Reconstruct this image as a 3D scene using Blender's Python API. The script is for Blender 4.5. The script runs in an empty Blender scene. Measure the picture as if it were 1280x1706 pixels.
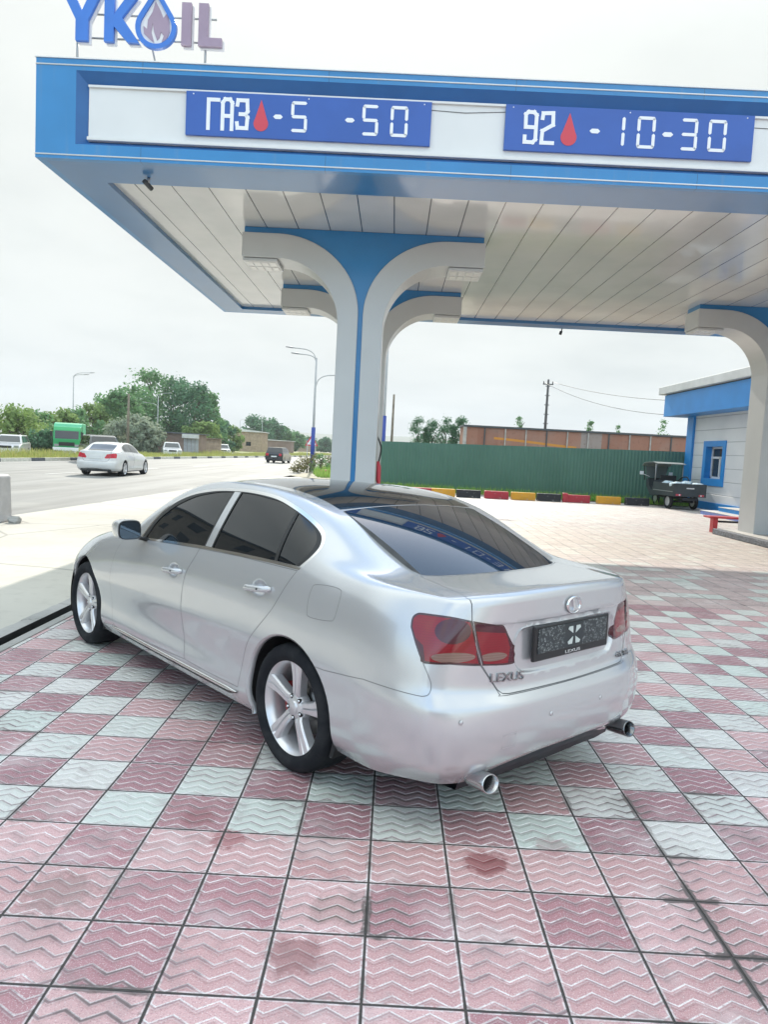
import bpy, bmesh, math, random
import numpy as np
from mathutils import Vector, Matrix, noise
from mathutils.bvhtree import BVHTree
random.seed(7)
R=math.radians
sc=bpy.context.scene
# ---------------------------------------------------------------- camera
CP,CR,CY=-.08273718,.05155821,-.00925864
fw=Vector((math.sin(CY)*math.cos(CP),math.cos(CY)*math.cos(CP),math.sin(CP)))
rt=Vector((math.cos(CY),-math.sin(CY),0)); up=rt.cross(fw)
r2=rt*math.cos(CR)+up*math.sin(CR); u2=-rt*math.sin(CR)+up*math.cos(CR)
cam=bpy.data.cameras.new('camera'); cam_ob=bpy.data.objects.new('camera',cam); sc.collection.objects.link(cam_ob)
M=Matrix((r2,u2,-fw)).transposed().to_4x4(); M.translation=Vector((0,0,1.649)); cam_ob.matrix_world=M
cam.sensor_fit='HORIZONTAL'; cam.sensor_width=36; cam.lens=36*1231/1280; cam.clip_start=.05; cam.clip_end=6000
sc.camera=cam_ob
# ---------------------------------------------------------------- light and exposure
SUN_EL,SUN_AZ=R(30.2),R(-5.5)
sv=Vector((math.sin(SUN_AZ)*math.cos(SUN_EL),math.cos(SUN_AZ)*math.cos(SUN_EL),math.sin(SUN_EL)))
sl=bpy.data.lights.new('sun','SUN'); sl.energy=2.8; sl.angle=R(.6); sl.color=(1,.93,.82)
so=bpy.data.objects.new('sun',sl); sc.collection.objects.link(so); so.rotation_euler=sv.to_track_quat('Z','Y').to_euler()
sc.view_settings.view_transform='Standard'; sc.view_settings.look='None'; sc.view_settings.exposure=1.02; sc.view_settings.gamma=1
w=bpy.data.worlds.new('World'); sc.world=w; w.use_nodes=True
# ---------------------------------------------------------------- small expression layer over shader nodes
class X:
    def __init__(s,nt,sock): s.nt=nt; s.k=sock
    def m(s,op,*o):
        n=s.nt.nodes.new('ShaderNodeMath'); n.operation=op
        for i,a in enumerate((s,)+o):
            if isinstance(a,X): s.nt.links.new(a.k,n.inputs[i])
            else: n.inputs[i].default_value=a
        return X(s.nt,n.outputs[0])
    def __add__(s,o): return s.m('ADD',o)
    __radd__=__add__
    def __sub__(s,o): return s.m('SUBTRACT',o)
    def __rsub__(s,o): return (s*-1)+o
    def __mul__(s,o): return s.m('MULTIPLY',o)
    __rmul__=__mul__
    def __truediv__(s,o): return s.m('DIVIDE',o)
    def fl(s): return s.m('FLOOR')
    def fr(s): return s.m('FRACT')
    def ab(s): return s.m('ABSOLUTE')
    def gt(s,o): return s.m('GREATER_THAN',o)
    def lt(s,o): return s.m('LESS_THAN',o)
    def mx(s,o): return s.m('MAXIMUM',o)
    def mn(s,o): return s.m('MINIMUM',o)
    def pw(s,o): return s.m('POWER',o)
    def ss(s,a,b,c=0.0,d=1.0):
        n=s.nt.nodes.new('ShaderNodeMapRange'); n.interpolation_type='SMOOTHSTEP'
        s.nt.links.new(s.k,n.inputs[0]); n.inputs[1].default_value=a; n.inputs[2].default_value=b; n.inputs[3].default_value=c; n.inputs[4].default_value=d
        return X(s.nt,n.outputs[0])
class Mat:
    def __init__(s,name,col=(.5,.5,.5),rough=.5,metal=0.0,**kw):
        s.m=bpy.data.materials.new(name); s.m.use_nodes=True; s.nt=s.m.node_tree; s.b=s.nt.nodes['Principled BSDF']
        s.b.inputs['Base Color'].default_value=(*col,1); s.b.inputs['Roughness'].default_value=rough; s.b.inputs['Metallic'].default_value=metal
        for k,v in kw.items(): s.b.inputs[k.replace('_',' ')].default_value=v
    def n(s,t,**kw):
        n=s.nt.nodes.new(t)
        for k,v in kw.items(): setattr(n,k,v)
        return n
    def obj(s):
        n=s.n('ShaderNodeTexCoord'); return n.outputs['Object']
    def xyz(s,sock=None):
        n=s.n('ShaderNodeSeparateXYZ'); s.nt.links.new(sock or s.obj(),n.inputs[0]); return [X(s.nt,n.outputs[i]) for i in range(3)]
    def vec(s,x,y,z=0.0):
        n=s.n('ShaderNodeCombineXYZ')
        for i,a in enumerate((x,y,z)):
            if isinstance(a,X): s.nt.links.new(a.k,n.inputs[i])
            else: n.inputs[i].default_value=a
        return n.outputs[0]
    def noise(s,scale,vec=None,detail=3.0,rough=.55,out='Fac',dist=0.0):
        n=s.n('ShaderNodeTexNoise'); n.inputs['Scale'].default_value=scale; n.inputs['Detail'].default_value=detail; n.inputs['Roughness'].default_value=rough; n.inputs['Distortion'].default_value=dist
        s.nt.links.new(vec or s.obj(),n.inputs['Vector']); return X(s.nt,n.outputs[out])
    def white(s,vec):
        n=s.n('ShaderNodeTexWhiteNoise'); s.nt.links.new(vec,n.inputs['Vector']); return X(s.nt,n.outputs['Value'])
    def voro(s,scale,vec=None,feature='F1'):
        n=s.n('ShaderNodeTexVoronoi'); n.feature=feature; n.inputs['Scale'].default_value=scale
        s.nt.links.new(vec or s.obj(),n.inputs['Vector']); return X(s.nt,n.outputs['Distance'])
    def mix(s,f,a,b,mode='MIX'):
        n=s.n('ShaderNodeMix'); n.data_type='RGBA'; n.blend_type=mode
        if isinstance(f,X): s.nt.links.new(f.k,n.inputs[0])
        else: n.inputs[0].default_value=f
        for i,c in ((6,a),(7,b)):
            if isinstance(c,tuple): n.inputs[i].default_value=(*c,1)
            else: s.nt.links.new(c,n.inputs[i])
        return n.outputs[2]
    def col(s,sock): s.nt.links.new(sock,s.b.inputs['Base Color']); return s
    def rough(s,x): s.nt.links.new(x.k,s.b.inputs['Roughness']); return s
    def bump(s,h,dist=.01,strength=1.0):
        n=s.n('ShaderNodeBump'); n.inputs['Distance'].default_value=dist; n.inputs['Strength'].default_value=strength
        s.nt.links.new(h.k,n.inputs['Height']); s.nt.links.new(n.outputs[0],s.b.inputs['Normal']); return s
def mottled(name,col,rough=.5,amp=.12,scale=3.0,metal=0.0,bump=0.0,bscale=40.0,**kw):
    a=Mat(name,col,rough,metal,**kw); f=a.noise(scale,detail=5)
    lo=tuple(max(0,c*(1-amp)) for c in col); hi=tuple(min(1,c*(1+amp)) for c in col)
    a.col(a.mix(f.ss(.3,.7),lo,hi))
    if bump>0: a.bump(a.noise(bscale,detail=4),bump,.6)
    return a.m
# sky: Nishita sky behind bright broken cloud
wt=w.node_tree; bg=wt.nodes['Background']
sky=wt.nodes.new('ShaderNodeTexSky'); sky.sky_type='NISHITA'; sky.sun_disc=False; sky.sun_elevation=SUN_EL; sky.sun_rotation=SUN_AZ; sky.air_density=1.2; sky.dust_density=2.0; sky.altitude=800
class WM(Mat):
    def __init__(s): s.nt=wt
wm=WM(); gdir=wm.n('ShaderNodeTexCoord').outputs['Generated']
gx,gy,gz=wm.xyz(gdir)
zz=gz.mx(.02)+.18
cv=wm.vec(gx/zz,gy/zz,0.0)
c1=wm.noise(.55,cv,detail=8,rough=.55,dist=.3); c2=wm.noise(1.5,cv,detail=8,rough=.6); c3=wm.noise(.9,cv,detail=6,rough=.5)
sundot=gx*sv.x+gy*sv.y+gz*sv.z
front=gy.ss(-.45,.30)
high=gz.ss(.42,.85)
cover=(c1*.7+c2*.3+front*.40-gz.ss(.50,.66)*gy.ss(.10,.35)*.62).ss(.42,.62)
shade=(c3*.6+c2*.4).ss(.36,.60)
glow=sundot.mx(0).pw(5.0)
blue=wm.mix(1.0,wm.mix(1.0,sky.outputs[0],(.15,.15,.15),'MULTIPLY'),(.12,.19,.25),'ADD')
cl=wm.mix(shade,(.250,.287,.292),(.40,.428,.422))          # grey to white cloud towards the sun
cl=wm.mix(glow*.85,cl,(.52,.53,.51))
lit=wm.mix((high*1.1+(1-front)*gz.ss(.02,.45)).mn(1.2),(0.0,0.0,0.0),(.54,.575,.55))   # brighter cloud added overhead and behind the viewer, to light the shaded paving
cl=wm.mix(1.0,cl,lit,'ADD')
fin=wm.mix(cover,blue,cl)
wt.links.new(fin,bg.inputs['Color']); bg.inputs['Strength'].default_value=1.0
# ---------------------------------------------------------------- object helpers
COL=sc.collection
def tag(o,label=None,cat=None,group=None,kind=None):
    if label: o['label']=label
    if cat: o['category']=cat
    if group: o['group']=group
    if kind: o['kind']=kind
    return o
def empty(name,loc,rz=0.0,label=None,cat=None,group=None):
    o=bpy.data.objects.new(name,None); COL.objects.link(o); o.location=loc; o.rotation_euler=(0,0,rz); o.empty_display_size=.2
    return tag(o,label,cat,group)
def link(name,me,mat,parent=None,smooth=True):
    o=bpy.data.objects.new(name,me); COL.objects.link(o)
    if mat is not None:
        for m in (mat if isinstance(mat,(list,tuple)) else [mat]): me.materials.append(m)
    if parent: o.parent=parent
    return o
class MB:
    """collects shapes and links them as one mesh object"""
    def __init__(s): s.v=[]; s.f=[]; s.mi=[]; s.cur=0; s.sm=[]
    def add(s,V,F,smooth=False):
        b=len(s.v); s.v+= [tuple(v) for v in V]; s.f+=[tuple(b+i for i in f) for f in F]; s.mi+=[s.cur]*len(F); s.sm+=[smooth]*len(F); return s
    def box(s,x0,x1,y0,y1,z0,z1,bev=0.0,rot=None):
        if bev>0:
            bm=bmesh.new(); bmesh.ops.create_cube(bm,size=1)
            for v in bm.verts: v.co=Vector((x0+(v.co.x+.5)*(x1-x0),y0+(v.co.y+.5)*(y1-y0),z0+(v.co.z+.5)*(z1-z0)))
            bmesh.ops.bevel(bm,geom=bm.edges[:],offset=bev,segments=2,affect='EDGES',profile=.5)
            bm.verts.index_update(); V=[v.co.copy() for v in bm.verts]; F=[[v.index for v in f.verts] for f in bm.faces]; bm.free()
        else:
            V=[Vector(p) for p in ((x0,y0,z0),(x1,y0,z0),(x1,y1,z0),(x0,y1,z0),(x0,y0,z1),(x1,y0,z1),(x1,y1,z1),(x0,y1,z1))]
            F=[(0,3,2,1),(4,5,6,7),(0,1,5,4),(1,2,6,5),(2,3,7,6),(3,0,4,7)]
        if rot is not None: V=[rot@v for v in V]
        return s.add(V,F)
    def prism(s,poly,axis,a,b):
        """extrude 2D polygon along an axis from a to b. axis 0: (y,z) 1: (x,z) 2: (x,y)"""
        def P(p,t): return (t,p[0],p[1]) if axis==0 else (p[0],t,p[1]) if axis==1 else (p[0],p[1],t)
        n=len(poly); V=[P(p,a) for p in poly]+[P(p,b) for p in poly]
        F=[tuple(range(n))[::-1],tuple(range(n,2*n))]+[(i,(i+1)%n,n+(i+1)%n,n+i) for i in range(n)]
        return s.add(V,F)
    def tube(s,pts,r,n=10,cap=True,smooth=True,sy=1.0):
        pts=[Vector(p) for p in pts]; rr=r if isinstance(r,(list,tuple)) else [r]*len(pts)
        V=[];F=[]; prev=None
        for i,p in enumerate(pts):
            t=(pts[min(i+1,len(pts)-1)]-pts[max(i-1,0)]).normalized()
            if prev is None:
                a=Vector((0,0,1)) if abs(t.z)<.9 else Vector((1,0,0)); u=t.cross(a).normalized()
            else: u=(prev-t*prev.dot(t)).normalized()
            prev=u; v=t.cross(u)
            for k in range(n):
                an=2*math.pi*k/n; V.append(p+u*math.cos(an)*rr[i]+v*math.sin(an)*rr[i]*sy)
        for i in range(len(pts)-1):
            for k in range(n): F.append((i*n+k,i*n+(k+1)%n,(i+1)*n+(k+1)%n,(i+1)*n+k))
        s.add(V,F,smooth)
        if cap:
            b=len(s.v)-len(V); s.f.append(tuple(b+k for k in range(n))[::-1]); s.f.append(tuple(b+(len(pts)-1)*n+k for k in range(n))); s.mi+=[s.cur]*2; s.sm+=[False]*2
        return s
    def lathe(s,prof,n=48,axis='y',c=(0,0,0),smooth=True,closed=False):
        """profile of (radius, offset along axis)"""
        V=[];F=[];m=len(prof)
        for k in range(n):
            a=2*math.pi*k/n
            for r_,h in prof:
                q=(r_*math.cos(a),h,r_*math.sin(a)) if axis=='y' else (h,r_*math.cos(a),r_*math.sin(a)) if axis=='x' else (r_*math.cos(a),r_*math.sin(a),h)
                V.append((q[0]+c[0],q[1]+c[1],q[2]+c[2]))
        for k in range(n):
            for i in range(m if closed else m-1):
                j=(i+1)%m; F.append((k*m+i,k*m+j,((k+1)%n)*m+j,((k+1)%n)*m+i))
        return s.add(V,F,smooth)
    def build(s,name,mat,parent=None,loc=None,fix=True):
        me=bpy.data.meshes.new(name); me.from_pydata(s.v,[],s.f)
        me.polygons.foreach_set('material_index',s.mi); me.polygons.foreach_set('use_smooth',s.sm); me.update()
        if fix:
            bm=bmesh.new(); bm.from_mesh(me); bmesh.ops.recalc_face_normals(bm,faces=bm.faces[:]); bm.to_mesh(me); bm.free()
        o=link(name,me,mat,parent)
        if loc: o.location=loc
        return o
def text_mesh(body,size,extrude=0.0,font=None,align='CENTER',bev=0.0,spacing=1.0):
    cu=bpy.data.curves.new('t','FONT'); cu.body=body; cu.size=size; cu.extrude=extrude; cu.align_x=align; cu.align_y='CENTER'; cu.bevel_depth=bev; cu.space_character=spacing
    ob=bpy.data.objects.new('t',cu); COL.objects.link(ob); dg=bpy.context.evaluated_depsgraph_get(); dg.update()
    me=bpy.data.meshes.new_from_object(ob.evaluated_get(dg)); bpy.data.objects.remove(ob); bpy.data.curves.remove(cu); return me
def smooth_closed(pts,n=8):
    out=[];N=len(pts)
    for i in range(N):
        p0,p1,p2,p3=[Vector(pts[(i+k-1)%N]) for k in range(4)]
        for k in range(n):
            t=k/n; out.append(tuple(.5*((2*p1)+(-p0+p2)*t+(2*p0-5*p1+4*p2-p3)*t*t+(-p0+3*p1-3*p2+p3)*t**3)))
    return out
def smooth_open(pts,n=8):
    out=[];N=len(pts)
    for i in range(N-1):
        p0,p1,p2,p3=Vector(pts[max(i-1,0)]),Vector(pts[i]),Vector(pts[i+1]),Vector(pts[min(i+2,N-1)])
        for k in range(n):
            t=k/n; out.append(tuple(.5*((2*p1)+(-p0+p2)*t+(2*p0-5*p1+4*p2-p3)*t*t+(-p0+3*p1-3*p2+p3)*t**3)))
    out.append(tuple(pts[-1])); return out
def copy_tree(o,parent=None):
    c=o.copy(); COL.objects.link(c); c.parent=parent
    for ch in o.children: copy_tree(ch,c)
    return c
# ---------------------------------------------------------------- materials of the place
def m_tiles():
    a=Mat('patterned tiles',rough=.55); P=a.obj(); x,y,z=a.xyz(P)
    T=.312; u=(x+.0114)/T; v=(y-3.0151)/T
    ui=u.fl(); vi=v.fl(); uf=u-ui; vf=v-vi
    rnd=a.white(a.vec(ui,vi,3.0)); rn2=a.white(a.vec(ui,vi,9.0)); rn3=a.white(a.vec(ui,vi,21.0))
    par=((ui+vi)*.5).fr().lt(.25)
    far=vi.gt(17.5)                       # loose mixed field beyond the chequered strip
    mint=((par-rn3.gt(.93)*par)*(1-far)+far*rnd.lt(.26))*vi.gt(-.5)*(1-rn2*.22)
    tri=((uf*2.6+.2+rn2*.1).fr()*2-1).ab()      # zigzag
    ph=(vf*5.0-tri*.60+8.0).fr()
    step=ph.ss(.0,.16)*(1-ph.ss(.62,.9))       # raised rib
    edge=(ph.ss(.0,.04)*(1-ph.ss(.09,.17)))+(ph.ss(.80,.86)*(1-ph.ss(.9,.95)))*.25    # worn pale rib edge
    dx=uf.mn(1-uf); dy=vf.mn(1-vf); d=dx.mn(dy)
    joint=1-(d+(a.noise(9,detail=4)-.5)*.012).ss(.006,.018); border=(1-d.ss(.028,.042))
    sp=a.noise(190,detail=2,rough=.8).ss(.56,.66); big=a.noise(1.1,detail=5); med=a.noise(6,detail=6,rough=.65); fine=a.noise(45,detail=4)
    pk=a.mix(rn2,(.52,.295,.295),(.64,.405,.405)); pk=a.mix(rn3.gt(.84)*.75,pk,(.37,.165,.19)); pk=a.mix(vi.gt(-.5)*rn3.ss(.05,.8)*.85,pk,(.33,.155,.18))
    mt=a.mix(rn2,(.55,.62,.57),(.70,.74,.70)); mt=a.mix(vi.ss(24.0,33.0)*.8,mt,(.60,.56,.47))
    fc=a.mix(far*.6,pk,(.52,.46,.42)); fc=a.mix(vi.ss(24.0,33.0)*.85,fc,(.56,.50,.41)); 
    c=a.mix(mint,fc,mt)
    c=a.mix(edge*(fine.ss(.25,.6)*.6+.35)*(1-mint*.45),c,(.90,.86,.86))
    c=a.mix(sp*(1-mint*.6)*.65,c,(.86,.80,.80)); dk=a.noise(170,detail=2).ss(.54,.64); c=a.mix(dk*.5*(1-mint*.6),c,(.34,.15,.18)); wear=a.noise(2.3,detail=6,rough=.6).ss(.50,.72); c=a.mix(wear*.40,c,(.74,.68,.67))
    c=a.mix(border*fine.ss(.3,.6)*.7,c,(.80,.77,.77))
    c=a.mix(med.ss(.52,.70)*.42,c,(.32,.25,.25)); grv=(1-ph.ss(.0,.12)+ph.ss(.80,.98)).mn(1); c=a.mix(grv*a.noise(3.2,detail=5).ss(.42,.62)*.7,c,(.22,.15,.16)); c=a.mix(big.ss(.55,.75)*.22,c,(.38,.31,.30))
    c=a.mix((ph.lt(.12)+ph.gt(.88)).mn(1)*rn3.gt(.6)*med.ss(.4,.6)*.65,c,(.20,.13,.14))
    # spills and tyre rubber with shapes of their own
    def blot(cx,cy,r,k,amp=.55):
        dxx=(x-cx)/r; dyy=(y-cy)/r; q=(dxx*dxx+dyy*dyy).pw(.5)+(a.noise(17+k,detail=4)-.5)*amp*2+(a.noise(60,detail=2)-.5)*.5
        return 1-q.ss(.55,.95)
    for cx,cy,r,colr,s in ((.46,2.88,.115,(.20,.03,.035),.9),(.50,2.90,.05,(.16,.03,.03),.6),(-1.13,2.54,.15,(.20,.14,.13),.6),(-1.11,2.29,.13,(.17,.12,.12),.75),(-.12,2.53,.12,(.12,.09,.07),.9),(.48,2.40,.035,(.07,.05,.05),.9),(-.61,2.96,.10,(.26,.05,.06),.7),(-.78,3.12,.09,(.27,.07,.08),.55),(-.95,3.9,.16,(.30,.14,.15),.5),(-.24,2.27,.12,(.24,.10,.10),.75),(.95,2.06,.05,(.3,.08,.09),.6),(.76,3.04,.10,(.30,.12,.13),.5),(1.21,3.47,.12,(.16,.14,.13),.6),(.14,2.68,.10,(.28,.2,.2),.4)):
        c=a.mix(blot(cx,cy,r,abs(cx)*9)*((grv*.75+.25)*s if colr[0]<.2 else (grv*.3+.7)*s),c,colr)
        jw=1-(d+(a.noise(14,detail=4)-.5)*.10).ss(.035,.065); dirt=(jw+grv*.8+.12).mn(1)
    for cx,cy,r,s in ((1.22,2.70,.15,.95),(1.25,2.50,.20,.95),(1.25,2.30,.17,.95),(1.30,3.04,.13,.8),(.03,2.50,.16,.9),(-.24,2.50,.10,.7),(-.78,2.05,.17,.8),(-.78,3.13,.12,.6),(1.21,3.46,.16,.85),(1.66,3.58,.16,.8),(1.65,3.19,.12,.6),(-.95,2.6,.12,.5),(-1.5,3.1,.16,.6),(-.42,3.3,.12,.6),(.9,3.45,.12,.6),(.93,2.63,.10,.5),(-2.1,4.1,.2,.6)):
        c=a.mix(blot(cx,cy,r,abs(cx)*5,.7)*dirt*s,c,(.13,.105,.10))
    c=a.mix(jw*a.noise(2.2,detail=5).ss(.5,.66)*.5,c,(.17,.14,.13))
    c=a.mix(joint,c,(.065,.06,.055))
    a.col(c); a.rough(.42+med*.3+joint*.2-border*.02)
    h=step*.55+fine*.12+sp*.05-joint*1.6; a.bump(h,.0075,1.0)
    return a.m
M_TILE=m_tiles()
def m_conc(name,c0,c1,sc=1.0,joint=0.0):
    a=Mat(name,rough=.85); f=a.noise(.35*sc,detail=7,rough=.6); g=a.noise(7*sc,detail=5); s=a.noise(90,detail=2)
    c=a.mix(f.ss(.35,.65),c0,c1); c=a.mix(g.ss(.5,.8)*.35,c,tuple(v*.72 for v in c0)); c=a.mix(s.ss(.6,.75)*.3,c,tuple(min(1,v*1.25) for v in c1))
    cr=a.voro(.32*sc,a.mix(.12,a.obj(),a.n('ShaderNodeTexNoise').outputs['Color']),'DISTANCE_TO_EDGE'); c=a.mix((1-cr.ss(.0,.012))*.5,c,(.12,.11,.10))
    a.col(c); a.bump(g*.6+s*.4,.006,.5); return a.m
M_CONC=m_conc('worn concrete',(.42,.40,.35),(.52,.50,.44)); M_PAVE=m_conc('pale pavement',(.50,.48,.44),(.60,.58,.54))
def m_asph():
    a=Mat('asphalt',rough=.8); x,y,z=a.xyz(); st=a.noise(1.0,a.vec(x*1.2,y*.06,0.0),detail=5); g=a.noise(120,detail=2); f=a.noise(.5,detail=6)
    c=a.mix(st.ss(.3,.7),(.18,.18,.168),(.25,.25,.235)); c=a.mix(f.ss(.5,.8)*.4,c,(.36,.35,.31)); c=a.mix(g.ss(.55,.8)*.4,c,(.38,.38,.37)); a.col(c); a.bump(g,.005,.6); return a.m
M_ASPH=m_asph()
M_BLUE=mottled('blue composite panel',(.022,.215,.50),.33,.05,1.5,Coat_Weight=.4,Coat_Roughness=.15)
def m_clad(n,col,**kw):
    a=Mat(n,col,.33,0,Coat_Weight=.4,Coat_Roughness=.15); x,y,z=a.xyz(); qx=((x+1.1)/2.44).fr(); qy=((y+.4)/2.44).fr(); j=((qx.mn(1-qx)*2.44).lt(.004)+(qy.mn(1-qy)*2.44).lt(.004)).mn(1)
    st=a.noise(1.0,a.vec(x*9+y*9,0.0,z*.5),detail=5).ss(.55,.75); f=a.noise(1.3,detail=5).ss(.3,.7); c=a.mix(f,tuple(v*.94 for v in col),tuple(v*1.06 for v in col)); c=a.mix(st*.16,c,(.25,.27,.28)); c=a.mix(j*.6,c,(.02,.03,.04)); a.col(c)
    a.bump(a.noise(.8,detail=2),.012,.35); return a.m
M_CLAD=m_clad('blue fascia cladding',(.022,.215,.50))
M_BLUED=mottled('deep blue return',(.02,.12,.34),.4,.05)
M_WHITEP=mottled('white composite panel',(.55,.565,.565),.35,.03,1.0,Coat_Weight=.3,Coat_Roughness=.2)
M_PANEL=mottled('light box face',(.74,.75,.75),.4,.03,1.5); M_LINE=Mat('white edging',(.82,.82,.82),.4).m
M_SIGN=mottled('sign board blue',(.035,.11,.42),.35,.05,2.0); M_SIGNW=Mat('sign white vinyl',(.85,.87,.9),.4).m; M_RED=Mat('sign red vinyl',(.62,.06,.09),.4).m
M_METAL=Mat('galvanised steel',(.42,.43,.44),.45,.8).m; M_DARK=Mat('black plastic',(.018,.019,.021),.5).m; M_DGREY=Mat('dark grey',(.07,.075,.08),.55).m
def m_soffit():
    a=Mat('glossy soffit panels',(.60,.60,.585),.16,0,Coat_Weight=.5,Coat_Roughness=.05); x,y,z=a.xyz(); q=((x+.19)/.545).fr(); j=q.mn(1-q)
    f=a.noise(.9,detail=4); jj=1-j.ss(.008,.022); c=a.mix(f.ss(.3,.7),(.60,.61,.595),(.68,.68,.665)); c=a.mix(jj,c,(.05,.05,.05)); a.col(c)
    bow=a.noise(.55,detail=2)*.5+(j*6).mn(1)*.05; a.bump(bow-jj*.5,.02,.5); return a.m
M_SOFF=m_soffit()
M_CHAN=Mat('black channel shade',(.012,.013,.014),.35).m; M_LIP=m_conc('broken concrete lip',(.30,.30,.28),(.42,.41,.39),3.0)  # near-black colour stands in for the shade inside the drain channel
# ---------------------------------------------------------------- ground, paving, roads (laid 4 mm and more apart)
def sheet(name,poly,z,mat,kind='structure',sub=0):
    me=bpy.data.meshes.new(name); me.from_pydata([(p[0],p[1],z) for p in poly],[],[tuple(range(len(poly)))]); me.update()
    o=link(name,me,mat); tag(o,kind=kind)
    if me.polygons[0].normal.z<0: me.flip_normals()
    return o
M_DIRT=m_conc('dry earth',(.22,.20,.13),(.31,.28,.20),.6)
sheet('ground',[(-900,-300),(900,-300),(900,1800),(-900,1800)],-.16,M_DIRT)
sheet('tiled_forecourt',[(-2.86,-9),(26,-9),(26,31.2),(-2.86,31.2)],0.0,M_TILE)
sheet('pavement_apron',[(-3.03,-12),(-3.03,33.5),(-5.0,39),(-6.2,39),(-7.75,9),(-9.0,-12)],0.0,M_CONC)
def rd(Y,a,b): return a+(Y-13)*b
NE=lambda Y:-7.07+(Y-13.2)*.045
KE=lambda Y:-21.3+(Y-40)*.085
sheet('road',[(-9.6,-30),(NE(13),13),(NE(60),60),(NE(140),140),(6,330),(-2,330),(KE(200),200),(KE(-30),-30)],-.02,M_ASPH)
b=MB()      # drain channel along the tiled edge
b.box(-3.03,-2.86,-9,9.9,-.14,-.10); b.build('drain_channel_bed',M_CHAN); tag(bpy.data.objects['drain_channel_bed'],kind='structure')
b=MB()
rng=random.Random(3); ys=[-9+.09*i for i in range(211)]
V=[];F=[]
for i,yy in enumerate(ys):
    e=-3.14-rng.random()*.022-.02*noise.noise(Vector((yy*1.3,0,0))); V+=[(-3.03,yy,-.10),(-3.03,yy,.022),(e,yy,.026),(e-.012,yy,.002)]
for i in range(len(ys)-1):
    for k in range(3): F.append((i*4+k,i*4+k+1,(i+1)*4+k+1,(i+1)*4+k))
b.add(V,F); b.mi=[1 if i%3==0 else 0 for i in range(len(F))]; tag(b.build('drain_lip',[M_LIP,M_CHAN]),kind='structure')  # channel side of the lip coloured black for its shade
b=MB(); b.box(-2.945,-2.862,-9,9.9,-.10,.008,.004); tag(b.build('drain_edging',M_LIP),kind='structure')
# painted marking on the road
M_PAINT=mottled('worn road paint',(.62,.62,.60),.7,.2,8)
b=MB()
for k in range(24):
    y0=12+k*9.0; xm=(NE(y0)*.5+KE(y0)*.5); b.add([(xm,y0,-.012),(xm+.13,y0,-.012),(xm+.13+.2,y0+3.2,-.012),(xm+.2,y0+3.2,-.012)],[(0,1,2,3)])
for y0 in range(-10,200,10):
    b.add([(KE(y0)+.7,y0,-.012),(KE(y0)+.82,y0,-.012),(KE(y0+10)+.82,y0+10,-.012),(KE(y0+10)+.7,y0+10,-.012)],[(0,1,2,3)])
tag(b.build('road_markings',M_PAINT),kind='structure')
M_KERBW=mottled('kerb white',(.60,.59,.52),.8,.15,6); M_KERBB=mottled('kerb grey black',(.10,.11,.13),.8,.2,6)
b=MB()
for k in range(150):
    y0=-5+k*1.45
    if y0>200: break
    b.cur=0 if k%3 else 1
    b.add([(KE(y0),y0,-.02),(KE(y0+1.45),y0+1.45,-.02),(KE(y0+1.45)-.02,y0+1.45,.17),(KE(y0)-.02,y0,.17),(KE(y0)-.22,y0,.17),(KE(y0+1.45)-.22,y0+1.45,.17)],[(0,1,2,3),(3,2,5,4)])
tag(b.build('median_kerb',[M_KERBW,M_KERBB]),kind='structure')
def m_grass(n,c0,c1,c2):
    a=Mat(n,rough=.9); f=a.noise(.4,detail=6); g=a.noise(9,detail=4); c=a.mix(f.ss(.35,.65),c0,c1); c=a.mix(g.ss(.45,.7)*.6,c,c2); a.col(c); return a.m
M_GR=m_grass('dry grass',(.20,.26,.07),(.34,.32,.12),(.40,.35,.18)); M_GG=m_grass('green grass',(.14,.32,.05),(.24,.42,.08),(.34,.40,.13))
sheet('median_ground',[(KE(-10)-.22,-10),(KE(200)-.22,200),(KE(200)-4,200),(KE(-10)-5.2,-10)],.12,M_GR)
sheet('far_carriageway',[(KE(-10)-5.2,-10),(KE(200)-4,200),(KE(200)-10,200),(KE(-10)-15.5,-10)],-.02,M_ASPH)
sheet('far_verge',[(KE(-10)-15.5,-10),(KE(220)-10,220),(KE(220)-120,220),(KE(-10)-160,-10)],.02,M_GR)
sheet('verge_strip',[(-5.6,40.5),(-4.6,38.6),(-3.2,37.6),(-1.0,36.9),(-1.0,95),(-4.2,110),(-4.7,70)],.03,M_DIRT)
sheet('side_pavement',[(-5.6,36.5),(-3.03,33.5),(-.9,33.7),(-.9,36),(-2.2,36.4),(-3.6,37.8),(-5.2,39.6)],.012,M_PAVE)
sheet('fence_verge',[(-2.2,31.2),(14,29.9),(14,31.6),(-.9,33.7),(-3.0,33.5)],.035,M_GG)
def blades(name,gen,n,h,wd,mat,label=None,seed=1):
    rg=random.Random(seed); V=[];F=[]
    for i in range(n):
        x,y,z,s=gen(rg); a=rg.random()*math.pi; hh=h*s*(.5+rg.random()); w_=wd*(.6+rg.random()); dx,dy=math.cos(a)*w_,math.sin(a)*w_; lx,ly=(rg.random()-.5)*hh*.7,(rg.random()-.5)*hh*.7
        k=len(V); V+=[(x-dx,y-dy,z),(x+dx,y+dy,z),(x+dx*.5+lx*.5,y+dy*.5+ly*.5,z+hh*.6),(x+lx,y+ly,z+hh)]; F+=[(k,k+1,k+2),(k,k+2,k+3)]
    me=bpy.data.meshes.new(name); me.from_pydata(V,[],F); me.update(); o=link(name,me,mat); tag(o,label,'grass' if label else None,kind='stuff'); return o
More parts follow.
